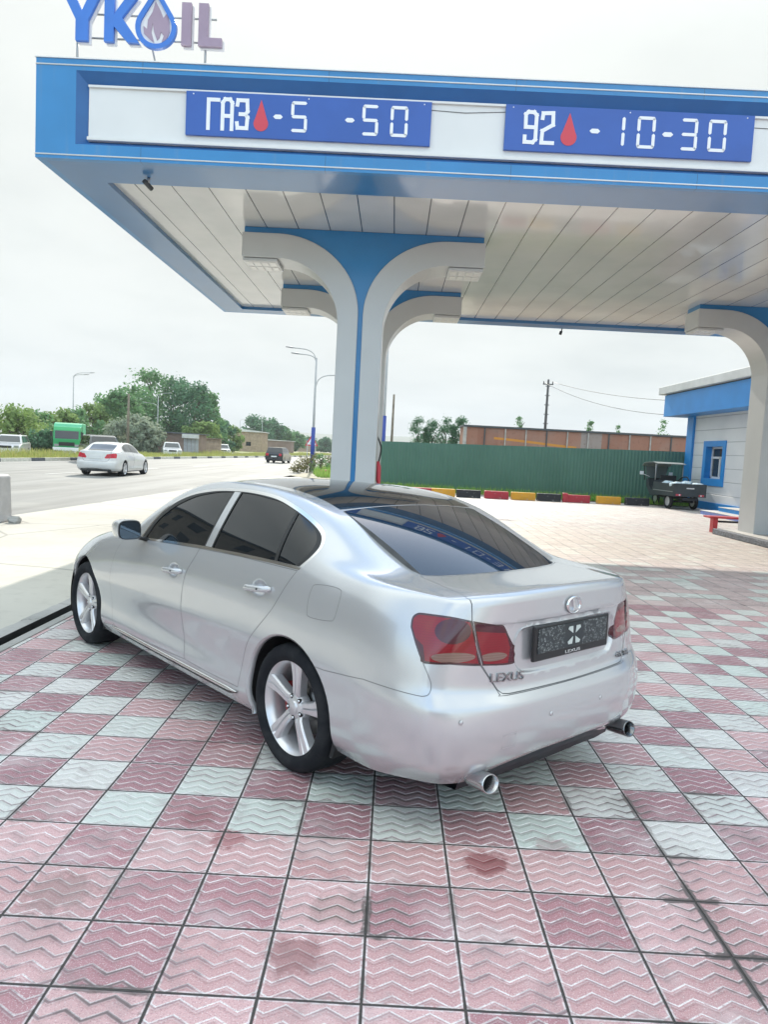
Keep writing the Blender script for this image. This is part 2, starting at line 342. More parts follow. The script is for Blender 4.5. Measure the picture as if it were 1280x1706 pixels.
def m_leaf(n,c0,c1,c2):
    a=Mat(n,rough=.75); g=a.n('ShaderNodeNewGeometry'); r_=X(a.nt,g.outputs['Random Per Island']); f=a.noise(.8,detail=3); c=a.mix(f.ss(.35,.65)*.6,a.mix(r_,c0,c1),c2); a.col(c)
    tl=a.n('ShaderNodeBsdfTranslucent'); a.nt.links.new(c,tl.inputs[0]); mx=a.n('ShaderNodeMixShader'); mx.inputs[0].default_value=.4; a.nt.links.new(a.b.outputs[0],mx.inputs[1]); a.nt.links.new(tl.outputs[0],mx.inputs[2]); a.nt.links.new(mx.outputs[0],a.nt.nodes['Material Output'].inputs[0]); return a.m
M_BG=m_leaf('fresh grass blades',(.15,.33,.05),(.26,.44,.08),(.34,.42,.12)); M_BD=m_leaf('dry grass blades',(.24,.30,.08),(.42,.38,.15),(.30,.36,.10))
def gm(rg):
    Y=8+rg.random()**1.3*150; x=KE(Y)-.3-rg.random()*4.4; s=.55+.9*max(0,noise.noise(Vector((x*.4,Y*.12,0)))+.3); return x,Y,.12,s
blades('median_grass',gm,26000,.34,.022,M_BD,'uneven yellow green grass growing on the road median',2)
def gv(rg):
    t=rg.random(); Y=39.5+t*45; x=-4.9+rg.random()*3.6+(1-min(1,t*8))*.9; return x,Y,.03,.6+.8*rg.random()
blades('verge_grass',gv,14000,.30,.022,M_BG,'fresh green grass on the verge beside the road',5)
def gf(rg):
    X=-1.6+rg.random()**1.4*14; f=31.1-(X+2)*.08; return X,f+rg.random()*(2.2-(X+2)*.03),.035,.35+.6*rg.random()
blades('fence_grass',gf,9000,.26,.018,M_BG,'bright green grass between the green fence and the painted kerb blocks',6)
# ---------------------------------------------------------------- filling station canopy
ZS=5.346; YF,YB=10.05,20.95; XL,XR=-4.94,15.2
can=empty('station_canopy',(5,15.5,5.27),0,'wide blue and white filling station canopy with price boards on its front','canopy')
def at0(o,par):   # parent keeping world coordinates of the mesh
    o.parent=par; o.matrix_parent_inverse=Matrix.Translation(-par.location) if par.rotation_euler.z==0 else par.matrix_basis.inverted(); return o
b=MB()
# fascia shell: frame round the recessed sign bay on the front, plain on the other sides
b.box(XL,XR,YF,YF+.10,6.39,6.53); b.box(XL,XR,YF,YF+.10,5.27,5.46); b.box(XL,-4.41,YF,YF+.10,5.46,6.39); b.box(XR-.5,XR,YF,YF+.10,5.46,6.39)
b.box(XL,XL+.10,YF+.10,YB,5.27,6.53); b.box(XR-.10,XR,YF+.10,YB,5.27,6.53); b.box(XL+.10,XR-.10,YB-.1,YB,5.27,6.53)
at0(b.build('fascia',M_CLAD),can)
b=MB()
b.box(XL+.10,XR-.10,YF+.10,YF+.86,5.27,5.30); b.box(XL+.10,XL+.62,YF+.86,YB-.55,5.27,5.30); b.box(XR-.62,XR-.10,YF+.86,YB-.55,5.27,5.30); b.box(XL+.10,XR-.10,YB-.55,YB-.1,5.27,5.30)
b.box(XL+.62,XR-.62,YF+.84,YF+.86,5.30,ZS); b.box(XL+.60,XL+.62,YF+.86,YB-.55,5.30,ZS); b.box(XL+.62,XR-.62,YB-.55,YB-.53,5.30,ZS)
at0(b.build('soffit_frame',mottled('blue soffit frame',(.03,.17,.40),.28,.05,1.0,Coat_Weight=.5,Coat_Roughness=.1)),can)
me=bpy.data.meshes.new('soffit'); me.from_pydata([(XL+.62,YF+.86,ZS),(XL+.62,YB-.55,ZS),(XR-.62,YB-.55,ZS),(XR-.62,YF+.86,ZS)],[],[(0,1,2,3)]); me.update(); at0(link('soffit',me,M_SOFF),can)
b=MB(); b.box(XL+.1,XR-.1,YF+.1,YB-.1,6.30,6.34); at0(b.build('roof_deck',M_METAL),can)
b=MB()   # bevelled return of the sign bay
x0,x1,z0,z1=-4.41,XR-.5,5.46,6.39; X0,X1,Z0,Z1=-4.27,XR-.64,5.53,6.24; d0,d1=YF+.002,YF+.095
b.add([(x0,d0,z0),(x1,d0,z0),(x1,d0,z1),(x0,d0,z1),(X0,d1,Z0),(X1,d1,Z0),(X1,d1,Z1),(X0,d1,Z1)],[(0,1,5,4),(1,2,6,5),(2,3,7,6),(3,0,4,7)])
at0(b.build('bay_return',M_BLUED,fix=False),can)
b=MB(); b.box(X0,X1,YF+.075,YF+.12,Z0,Z1,.004); b.box(X0,X1,YF+.02,YF+.074,Z0,Z0+.045,.006); b.box(X0,X1,YF+.045,YF+.074,Z1-.03,Z1,.004); at0(b.build('light_box',M_PANEL),can)
b=MB()
for zz_ in (6.452,5.318): b.tube([(XL-.004,YF-.004,zz_),(XR,YF-.004,zz_)],.009,6); 
b.tube([(XL-.004,YF,5.318),(XL-.004,YB,5.318)],.009,6); b.box(XL-.015,XR+.015,YF-.015,YF+.12,6.532,6.545); b.box(XL-.015,XL+.12,YF+.12,YB+.01,6.532,6.545)
at0(b.build('edge_trim',M_LINE),can)
b=MB(); b.tube([(.26,YF+.072,6.13),(.7,YF+.07,6.115),(1.23,YF+.072,6.15)],.004,5); at0(b.build('cable',M_DGREY),can)
b=MB(); b.tube([(4.47,YF+.072,6.10),(5.2,YF+.07,6.09)],.004,5); at0(b.build('cable',M_DGREY),can)
# seven segment price figures and stroked letters
def seg_digit(mb,ch,x,z,w_,h,y,t=.040):
    s={'0':'abcdef','1':'bc','2':'abged','3':'abgcd','5':'afgcd','-':'g','9':'abcdfg'}[ch]; m=h/2; g=.006
    def hz(zc): return [(x+g,zc),(x+g+t*.45,zc+t/2),(x+w_-g-t*.45,zc+t/2),(x+w_-g,zc),(x+w_-g-t*.45,zc-t/2),(x+g+t*.45,zc-t/2)]
    def vt(xc,za,zb): return [(xc,za+g),(xc+t/2,za+g+t*.45),(xc+t/2,zb-g-t*.45),(xc,zb-g),(xc-t/2,zb-g-t*.45),(xc-t/2,za+g+t*.45)]
    P={'a':hz(z+h-t/2),'g':hz(z+m),'d':hz(z+t/2),'f':vt(x+t/2,z+m+.004,z+h-.012),'e':vt(x+t/2,z+.012,z+m-.004),'b':vt(x+w_-t/2,z+m+.004,z+h-.012),'c':vt(x+w_-t/2,z+.012,z+m-.004)}
    for c in s: mb.prism(P[c],1,y-.004,y)
def stroke(mb,pts,t,y,close=False):
    for i in range(len(pts)-1):
        a,b_=Vector(pts[i]),Vector(pts[i+1]); d=(b_-a).normalized()*t*.5; n_=Vector((-d.y,d.x)); e=0.0
        mb.prism([tuple(a-d+n_),tuple(a-d-n_),tuple(b_+d-n_),tuple(b_+d+n_)],1,y-.004-.0005*(i%3)-.0017*(len(pts)==2),y)
def drop(cx,z,w_,h,n=14):
    pts=[(cx,z+h)]
    for i in range(n+1):
        a=math.radians(35-(250*i/n)); pts.append((cx+w_/2*math.cos(a),z+w_/2+w_/2*math.sin(a)))
    return pts
def board(name,x0,x1,z0,z1,label,items):
    t=empty(name,((x0+x1)/2,YF+.07,z0),0,label,'price sign','price boards on the canopy front')
    b=MB(); b.box(x0,x1,YF+.032,YF+.07,z0,z1,.003); at0(b.build('board',M_SIGN),t)
    W=x1-x0; H=z1-z0; yy=YF+.0318
    U=lambda u:x0+u*W
    for it in items:
        k=it[0]; b=MB(); nm='figure'; mt=M_SIGNW
        if k=='d': seg_digit(b,it[1],U(it[2]),z0+H*.17,(it[3]-it[2])*W,H*.70,yy)
        elif k=='-': nm='dash'; b.prism([(U(it[1]),z0+H*.50),(U(it[1])+.03,z0+H*.55),(U(it[2])-.03,z0+H*.55),(U(it[2]),z0+H*.50),(U(it[2])-.03,z0+H*.45),(U(it[1])+.03,z0+H*.45)],1,yy-.004,yy)
        elif k=='s':
            for st in it[1]: stroke(b,[(U(it[2])+p[0]*(it[3]-it[2])*W,z0+H*.17+p[1]*H*.70) for p in st],.048,yy)
        elif k=='drop': nm='drop_symbol'; mt=M_RED; b.prism(drop((U(it[1])+U(it[2]))/2,z0+H*.15,(U(it[2])-U(it[1])),H*.72),1,yy-.005,yy)
        at0(b.build(nm,mt),t)
    for u in (.03,.5,.97): b=MB(); b.lathe([(0,-.004),(.008,-.003),(.009,0)],8,'y',(U(u),yy,z1-.035)); at0(b.build('screw',M_SIGNW),t)
g_=[(.15,0),(.15,.93),(.95,.93)]; A_=[(.12,0),(.12,.85),(.3,.96),(.7,.96),(.88,.85),(.88,0)]; A2=[(.12,.42),(.88,.42)]; Z_=[(.1,.8),(.15,.95),(.85,.95),(.9,.6),(.75,.5),(.35,.5)]; Z2=[(.75,.5),(.9,.4),(.85,.05),(.15,.05),(.1,.2)]
n9=[(.88,.5),(.15,.5),(.12,.9),(.3,.97),(.7,.97),(.88,.88),(.88,.12),(.7,.03),(.12,.03),(.12,.2)]; n2=[(.12,.8),(.15,.95),(.85,.97),(.88,.6),(.15,.4),(.12,.03),(.9,.03)]
board('price_board',-2.97,.26,5.66,6.215,'blue price board for gas at the left of the canopy front, reading 5-50',[('s',(g_,),.085,.135),('s',(A_,A2),.145,.195),('s',(Z_,Z2),.205,.258),('drop',.278,.338),('-',.357,.397),('d','5',.430,.496),('-',.650,.690),('d','5',.720,.786),('d','0',.835,.906)])
board('price_board',1.23,4.475,5.66,6.235,'blue price board for 92 petrol at the right of the canopy front, reading 10-30',[('s',(n9,),.075,.132),('s',(n2,),.143,.200),('drop',.226,.291),('-',.341,.384),('d','1',.440,.483),('d','0',.532,.605),('-',.633,.678),('d','3',.709,.775),('d','0',.818,.891)])
# roof-top company sign
sg=empty('roof_sign',(-3.7,10.45,6.545),0,'raised blue and mauve letter sign with a flame drop on the canopy roof','sign')
M_LB=mottled('letter blue',(.05,.19,.62),.4,.05); M_LM=mottled('letter mauve',(.36,.27,.36),.45,.05); M_LW=Mat('letter side white',(.78,.78,.80),.5).m
def letter(name,poly_list,mat):
    b=MB()
    for i,p in enumerate(poly_list): b.prism(p,1,10.45-.0006*i,10.50)
    o=at0(b.build(name,mat),sg)
    c=MB()
    for i,p in enumerate(poly_list): c.prism([(q[0]+.018,q[1]-.016) for q in p],1,10.503+.0006*i,10.55)
    d=c.build('letter_back',M_LW); d.parent=o
zb,zt=6.97,7.53
def bar(a,b_,t): 
    a,b_=Vector(a),Vector(b_); d=(b_-a).normalized(); n_=Vector((-d.y,d.x))*t/2; return [tuple(a+n_),tuple(a-n_),tuple(b_-n_),tuple(b_+n_)]
letter('letter_y',[[(-4.61,zb),(-4.44,zb),(-4.44,7.24),(-4.61,7.24)],[(-4.61,7.24),(-4.44,7.24),(-4.26,7.60),(-4.41,7.60),(-4.525,7.36),(-4.65,7.60),(-4.80,7.60)]],M_LB)
letter('letter_k',[[(-4.22,zb),(-4.09,zb),(-4.09,zt+.03),(-4.22,zt+.03)],[(-4.089,7.17),(-3.90,zb),(-3.74,zb),(-3.98,7.29),(-3.77,zt+.03),(-3.92,zt+.03),(-4.089,7.33)]],M_LB)
letter('letter_i',[[(-3.17,zb),(-3.04,zb),(-3.04,7.52),(-3.17,7.52)]],M_LM)
letter('letter_l',[[(-2.94,zb),(-2.62,zb),(-2.62,7.08),(-2.81,7.08),(-2.81,7.52),(-2.94,7.52)]],M_LM)
ro=drop(-3.515,6.90,.56,.80,24); ri=drop(-3.515,6.965,.43,.62,24)
b=MB(); n=len(ro); V=[(p[0],10.44,p[1]) for p in ro]+[(p[0],10.44,p[1]) for p in ri]+[(p[0],10.50,p[1]) for p in ro]+[(p[0],10.50,p[1]) for p in ri]
F=[]
for i in range(n):
    j=(i+1)%n; F+=[(i,j,n+j,n+i),(2*n+i,3*n+i,3*n+j,2*n+j),(i,2*n+i,2*n+j,j),(n+i,n+j,3*n+j,3*n+i)]
b.add(V,F); at0(b.build('drop_ring',M_LB),sg)
b=MB(); b.prism(ri,1,10.47,10.50); at0(b.build('drop_face',M_LW),sg)
fl=[(-3.60,7.03),(-3.68,7.10),(-3.69,7.2),(-3.64,7.16),(-3.63,7.28),(-3.57,7.38),(-3.53,7.52),(-3.47,7.42),(-3.42,7.31),(-3.37,7.38),(-3.34,7.26),(-3.33,7.14),(-3.37,7.04),(-3.44,6.99),(-3.41,7.08),(-3.45,7.13),(-3.47,7.05),(-3.50,7.02),(-3.54,7.12),(-3.565,7.24),(-3.58,7.12),(-3.54,6.99)]
b=MB(); b.prism(fl,1,10.460,10.4695); at0(b.build('flame_symbol',M_LM),sg)
b=MB(); b.tube([(-4.62,10.55,6.54),(-4.62,10.55,7.3)],.016,6); b.tube([(-2.86,10.55,6.54),(-2.86,10.55,7.3)],.016,6); b.tube([(-4.62,10.56,7.37),(-2.72,10.56,7.37)],.013,6); b.tube([(-4.62,10.56,7.06),(-2.72,10.56,7.06)],.013,6); b.tube([(-3.62,10.56,7.06),(-3.56,10.9,6.54)],.013,6)
b.box(-4.75,-4.69,10.5,10.56,6.545,6.575); b.box(-2.95,-2.9,10.5,10.56,6.545,6.58)
at0(b.build('sign_frame',M_METAL),sg)
# camera under the fascia, small dark fitting at the back edge
b=MB(); t=empty('security_camera',(-3.66,10.62,5.27),0,'small security camera hanging under the left front corner of the canopy','camera')
b.tube([(-3.62,10.62,5.27),(-3.63,10.63,5.20)],.022,8); at0(b.build('mount',M_METAL),t); b=MB(); b.tube([(-3.67,10.58,5.21),(-3.61,10.72,5.15)],.034,10); at0(b.build('camera_body',M_DGREY),t)
b=MB(); b.tube([(4.48,YB-.05,5.27),(4.47,YB-.05,5.20)],.015,6); b.tube([(4.46,YB-.05,5.20),(4.44,YB-.03,5.10)],.04,8); tag(b.build('hanging_fitting',M_DARK),'tiny dark fitting hanging from the back edge of the canopy','lamp')
# T-shaped columns
LED=Mat('lamp glass',(.8,.8,.78),.2).m
def arc_pts(cx,cz,a,b_,n=18): return [(cx-a*math.cos(math.pi/2*i/n),cz+b_*math.sin(math.pi/2*i/n)) for i in range(n+1)]
def t_column(cx,y0,label,grp='T-shaped canopy columns'):
    t=empty('canopy_column',(cx,y0+.4,0),0,label,'column',grp)
    for s in (-1,1):
        p=[(.042,0.02)]+arc_pts(1.46,3.95,1.418,1.29)+[(2.08,5.24),(2.08,4.83)]+arc_pts(1.46,3.75,1.07,1.08)[::-1]+[(.39,0.02)]
        b=MB(); b.prism([(cx+s*q[0],q[1]) for q in p],1,y0,y0+.8); o=b.build('column_shell',M_WHITEP); at0(o,t)
        md=o.modifiers.new('b','BEVEL'); md.width=.012; md.segments=2; md.limit_method='ANGLE'; md.angle_limit=R(50)
        b=MB(); xa,xb=sorted((cx+s*1.47,cx+s*2.06)); b.box(xa,xb,y0+.03,y0+.77,4.77,4.822,.01); o=at0(b.build('lamp_housing',M_WHITEP),t)
        b=MB()
        for i in range(4):
            for j in range(2): q=xa+.045+i*.135; b.box(q,q+.10,y0+.10+j*.32,y0+.36+j*.32,4.762,4.770)
        g=b.build('lamp_lens',LED); g.parent=o
    L=[(cx-.045,.05),(cx+.045,.05)]+[(cx+q[0]+.003,q[1]) for q in arc_pts(1.46,3.95,1.418,1.29)]+[(cx+2.05,5.235),(cx+2.05,ZS-.004),(cx-2.05,ZS-.004),(cx-2.05,5.235)]+[(cx-q[0]-.003,q[1]) for q in arc_pts(1.46,3.95,1.418,1.29)[::-1]]
    b=MB(); b.prism(L,1,y0+.05,y0+.75); at0(b.build('column_web',M_BLUE),t)
t_column(-.70,12.91,'white and blue T column nearest behind the roof of the silver saloon')
t_column(-.70,17.30,'white and blue T column hidden behind the nearest column, its arms showing beside it')
t_column(8.86,17.25,'white and blue T column at the right edge with the red bench behind it')
t_column(8.86,12.91,'white and blue T column out of the picture to the right')
M_GRAVEL=mottled('pebble dash',(.20,.21,.23),.9,.7,45,bump=.01,bscale=60)
for cx,lab in ((-.70,'raised kerb island under the two near canopy columns'),(8.86,'raised pebble dashed kerb island under the right canopy column')):
    b=MB(); b.box(cx-.8,cx+.8,11.6,18.5,.0,.14,.02); o=b.build('island_kerb',M_GRAVEL); tag(o,lab,'kerb island')
    b=MB(); b.box(cx-.70,cx+.70,11.7,18.4,.142,.155); c=b.build('island_top',M_PAVE); c.parent=o
# ---------------------------------------------------------------- saloon body surface (car frame: x forward from rear axle, y left, z up)
def pchip(kn, x):
    xs=[k[0] for k in kn]; ys=[k[1] for k in kn]; n=len(xs)
    if x<=xs[0]: return ys[0]
    if x>=xs[-1]: return ys[-1]
    h=[xs[i+1]-xs[i] for i in range(n-1)]; d=[(ys[i+1]-ys[i])/h[i] for i in range(n-1)]
    m=[0.0]*n; m[0]=d[0]; m[-1]=d[-1]
    for i in range(1,n-1):
        m[i]=0.0 if d[i-1]*d[i]<=0 else 3*(h[i-1]+h[i])/((2*h[i]+h[i-1])/d[i-1]+(h[i]+2*h[i-1])/d[i])
    for i in range(n-1):
        if x<=xs[i+1]:
            t=(x-xs[i])/h[i]
            return (ys[i]*(2*t**3-3*t*t+1)+h[i]*m[i]*(t**3-2*t*t+t)+ys[i+1]*(-2*t**3+3*t*t)+h[i]*m[i+1]*(t**3-t*t))
SX=[-.62,-.42,-.2,0,.2,.42,.7,1.0,1.35,1.7,2.0,2.25,2.5,2.75,3.0,3.2]
KY=[[(-.62,.83),(0,.84),(.3,.85),(2.5,.845),(3,.82),(3.2,.785)],
    [(-.62,.88),(-.42,.883),(0,.885),(.4,.89),(1.2,.893),(2.4,.89),(2.85,.885),(3.2,.82)],
    [(-.62,.89),(-.42,.892),(0,.893),(.5,.886),(1.2,.882),(2.4,.885),(2.85,.893),(3.2,.835)],
    [(-.62,.89),(-.42,.895),(0,.903),(.5,.9),(1.2,.9),(2.4,.9),(2.85,.903),(3.2,.845)],
    [(-.62,.878),(-.42,.89),(0,.904),(.5,.903),(1.2,.903),(2.4,.9),(2.85,.9),(3.2,.84)],
    [(-.62,.845),(-.42,.862),(0,.88),(.5,.886),(1.2,.888),(2.2,.874),(2.75,.86),(3.2,.80)],
    [(-.62,.78),(-.42,.80),(-.2,.818),(0,.829),(.5,.835),(1.4,.835),(2.0,.815),(2.5,.80),(3,.77),(3.2,.735)]]
KZ=[[(-.62,.225),(0,.22),(.3,.205),(2.5,.195),(3.2,.19)],
    [(-.62,.32),(0,.31),(3.2,.30)],
    [(-.62,.45),(0,.44),(3.2,.42)],
    [(-.62,.585),(0,.585),(2.6,.57),(3.2,.53)],
    [(-.62,.68),(0,.68),(2.6,.66),(3.2,.61)],
    [(-.62,.88),(0,.87),(1.4,.845),(2.2,.82),(2.75,.785),(3.2,.69)],
    [(-.62,1.03),(-.2,1.038),(.5,1.027),(1.4,.99),(2.0,.962),(2.25,.945),(2.5,.918),(2.75,.875),(3,.815),(3.2,.75)]]
TOP=[[(.71,1.052),(.585,1.062),(.42,1.068),(.21,1.073),(0,1.075)],
     [(.735,1.072),(.645,1.092),(.50,1.105),(.25,1.118),(0,1.122)],
     [(.755,1.11),(.668,1.175),(.52,1.195),(.26,1.212),(0,1.22)],
     [(.762,1.15),(.662,1.258),(.535,1.287),(.27,1.303),(0,1.31)],
     [(.76,1.175),(.648,1.32),(.54,1.347),(.27,1.365),(0,1.372)],
     [(.758,1.185),(.638,1.357),(.54,1.384),(.27,1.402),(0,1.41)],
     [(.755,1.185),(.632,1.378),(.535,1.405),(.27,1.424),(0,1.431)],
     [(.753,1.18),(.63,1.38),(.53,1.408),(.27,1.427),(0,1.434)],
     [(.757,1.165),(.64,1.353),(.535,1.386),(.27,1.408),(0,1.415)],
     [(.775,1.10),(.678,1.255),(.555,1.30),(.28,1.33),(0,1.34)],
     [(.782,1.03),(.722,1.112),(.58,1.165),(.3,1.205),(0,1.215)],
     [(.765,.968),(.71,.992),(.58,1.03),(.3,1.065),(0,1.075)],
     [(.71,.945),(.6,.963),(.45,.978),(.23,.992),(0,.996)],
     [(.70,.908),(.6,.928),(.45,.944),(.23,.957),(0,.962)],
     [(.69,.855),(.59,.88),(.44,.9),(.22,.913),(0,.918)],
     [(.665,.80),(.57,.83),(.42,.85),(.21,.865),(0,.87)]]
REAR=[[(-.80,.765,.232),(-.90,.68,.225),(-.95,.55,.226),(-.965,.40,.25),(-.97,.2,.28),(-.97,0,.29)],
      [(-.865,.82,.32),(-.98,.725,.32),(-1.035,.58,.325),(-1.065,.42,.33),(-1.075,.2,.335),(-1.08,0,.335)],
      [(-.885,.84,.46),(-1.0,.74,.46),(-1.062,.585,.46),(-1.095,.42,.46),(-1.107,.2,.46),(-1.11,0,.46)],
      [(-.88,.835,.585),(-.985,.735,.585),(-1.05,.58,.585),(-1.085,.415,.585),(-1.097,.2,.585),(-1.10,0,.585)],
      [(-.865,.815,.68),(-.96,.71,.665),(-1.015,.56,.655),(-1.043,.405,.65),(-1.057,.2,.65),(-1.062,0,.65)],
      [(-.85,.78,.87),(-.945,.68,.87),(-1.0,.55,.87),(-1.03,.40,.875),(-1.045,.2,.88),(-1.05,0,.88)],
      [(-.835,.715,1.02),(-.92,.645,1.032),(-.98,.535,1.043),(-1.01,.4,1.05),(-1.025,.2,1.055),(-1.03,0,1.057)]]
FRONT=[[(3.36,.70,.19),(3.47,.6,.19),(3.55,.48,.19),(3.62,.34,.19),(3.66,.17,.19),(3.67,0,.19)],
       [(3.39,.745,.29),(3.50,.64,.29),(3.6,.51,.29),(3.68,.36,.29),(3.73,.18,.29),(3.74,0,.29)],
       [(3.40,.755,.41),(3.515,.65,.41),(3.61,.52,.41),(3.69,.37,.41),(3.74,.18,.41),(3.75,0,.41)],
       [(3.39,.745,.52),(3.505,.645,.52),(3.60,.515,.52),(3.68,.365,.52),(3.73,.18,.52),(3.74,0,.52)],
       [(3.375,.735,.59),(3.49,.635,.60),(3.58,.51,.60),(3.66,.36,.60),(3.71,.18,.60),(3.72,0,.60)],
       [(3.36,.70,.645),(3.46,.62,.68),(3.55,.50,.69),(3.62,.355,.69),(3.67,.18,.69),(3.68,0,.69)],
       [(3.34,.66,.69),(3.41,.60,.75),(3.48,.48,.775),(3.54,.34,.785),(3.58,.17,.795),(3.59,0,.80)]]
def body_cage():
    V=[];idx={};NK=7;NJ=5;N=len(SX)
    def add(key,p):
        idx[key]=len(V); V.append(p)
    for i in range(N):
        for k in range(NK): add(('s',i+1,k),(SX[i],pchip(KY[k],SX[i]),pchip(KZ[k],SX[i])))
        for j in range(NJ): add(('t',i+1,j+1),(SX[i],TOP[i][j][0],TOP[i][j][1]))
    for k in range(NK):
        for j in range(NJ+1):
            add(('r',k,j),REAR[k][j]); add(('f',k,j),FRONT[k][j])
    def S(i,k): return idx[('r',k,0)] if i==0 else idx[('f',k,0)] if i==N+1 else idx[('s',i,k)]
    def T(i,j):
        if i==0: return idx[('r',NK-1,j)]
        if i==N+1: return idx[('f',NK-1,j)]
        return idx[('s',i,NK-1)] if j==0 else idx[('t',i,j)]
    F=[]
    for i in range(N+1):
        for k in range(NK-1): F.append((S(i,k),S(i,k+1),S(i+1,k+1),S(i+1,k)))
        for j in range(NJ): F.append((T(i,j),T(i,j+1),T(i+1,j+1),T(i+1,j)))
    for k in range(NK-1):
        for j in range(NJ):
            a,b,c,d=[idx[('r',k,j)],idx[('r',k+1,j)],idx[('r',k+1,j+1)],idx[('r',k,j+1)]]
            F.append((d,c,b,a))
            a,b,c,d=[idx[('f',k,j)],idx[('f',k+1,j)],idx[('f',k+1,j+1)],idx[('f',k,j+1)]]
            F.append((a,b,c,d))
    n=len(V); mir={}
    for i in range(n):
        if abs(V[i][1])<1e-6: mir[i]=i
        else: mir[i]=len(V); V.append((V[i][0],-V[i][1],V[i][2]))
    F+= [tuple(mir[v] for v in reversed(f)) for f in list(F)]
    creases=[]
    for j in range(NJ): creases.append((idx[('r',6,j)],idx[('r',6,j+1)],.85))
    creases.append((idx[('r',6,0)],S(1,6),.3))
    for j in range(NJ): creases.append((idx[('r',1,j)],idx[('r',1,j+1)],.35))
    creases.append((idx[('r',1,0)],S(1,1),.3))
    for k in (3,4):
        for j in range(NJ): creases.append((idx[('r',k,j)],idx[('r',k,j+1)],.45))
        creases.append((idx[('r',k,0)],S(1,k),.15))
    for i in range(1,N+1): creases.append((S(i,0),S(i+1,0),.8))
    creases+= [(mir[a],mir[b],c) for a,b,c in list(creases)]
    return V,F,creases
def limit_mesh(V,F,creases,levels):
    me=bpy.data.meshes.new('cage'); me.from_pydata(V,[],F); me.update()
    at=me.attributes.new('crease_edge','FLOAT','EDGE'); em={tuple(sorted(e.vertices)):e.index for e in me.edges}
    for a,b,c in creases:
        e=em.get(tuple(sorted((a,b))))
        if e is not None: at.data[e].value=c
    ob=bpy.data.objects.new('cage',me); bpy.context.scene.collection.objects.link(ob)
    md=ob.modifiers.new('s','SUBSURF'); md.levels=levels; md.render_levels=levels; md.use_limit_surface=True; md.quality=3
    dg=bpy.context.evaluated_depsgraph_get(); dg.update(); ev=ob.evaluated_get(dg); out=bpy.data.meshes.new_from_object(ev)
    bpy.data.objects.remove(ob); bpy.data.meshes.remove(me)
    return out
def fitted_body(levels=3,iters=6):
    V,F,cr=body_cage(); T=np.array(V); C=T.copy()
    for _ in range(iters):
        m=limit_mesh(C.tolist(),F,cr,1); co=np.zeros(len(m.vertices)*3); m.vertices.foreach_get('co',co)
        L=co.reshape(-1,3)[:len(T)]; C=C+.8*(T-L); bpy.data.meshes.remove(m)
    return limit_mesh(C.tolist(),F,cr,levels)
# ---------------------------------------------------------------- cutting panels out of the body surface
E1={'side':Vector((1,0,0)),'diag':Vector((1,1,0)).normalized(),'rear':Vector((0,1,0)),'top':Vector((1,0,0)),'front':Vector((-1,1,0)).normalized()}
E2={'side':Vector((0,0,1)),'diag':Vector((0,0,1)),'rear':Vector((0,0,1)),'top':Vector((0,1,0)),'front':Vector((0,0,1))}
def inset(poly,d):
    n=len(poly); area=sum(poly[i][0]*poly[(i+1)%n][1]-poly[(i+1)%n][0]*poly[i][1] for i in range(n)); s=1 if area>0 else -1; out=[]
    for i in range(n):
        p0,p1,p2=Vector(poly[i-1]),Vector(poly[i]),Vector(poly[(i+1)%n]); a=(p1-p0); b=(p2-p1)
        if a.length<1e-7 or b.length<1e-7: out.append(tuple(p1)); continue
        a.normalize(); b.normalize(); na=Vector((-a.y,a.x)); nb=Vector((-b.y,b.x)); m=(na+nb)
        if m.length<.2: m=na
        m.normalize(); k=min(2.0,1/max(.3,m.dot(na))); out.append(tuple(p1+m*(d*s*k)))
    return out
def in_poly(poly,P):
    x,y=P[:,0],P[:,1]; r=np.zeros(len(P),bool); n=len(poly)
    for i in range(n):
        x0,y0=poly[i]; x1,y1=poly[(i+1)%n]
        if y0==y1: continue
        c=((y0>y)!=(y1>y)); r^= c&(x<(x1-x0)*(y-y0)/(y1-y0)+x0)
    return r
def edge_dist(poly,p):
    best=9.0
    for i in range(len(poly)):
        a=poly[i]; b=poly[(i+1)%len(poly)]; dx,dy=b[0]-a[0],b[1]-a[1]; L=dx*dx+dy*dy or 1e-12
        t=max(0,min(1,((p[0]-a[0])*dx+(p[1]-a[1])*dy)/L)); best=min(best,math.hypot(p[0]-a[0]-t*dx,p[1]-a[1]-t*dy))
    return best
def resample(poly,step,closed=True):
    out=[];n=len(poly)
    for i in range(n if closed else n-1):
        a=Vector(poly[i]); b=Vector(poly[(i+1)%n]); k=max(1,int((b-a).length/step+.5))
        for j in range(k): out.append(tuple(a.lerp(b,j/k)))
    return out
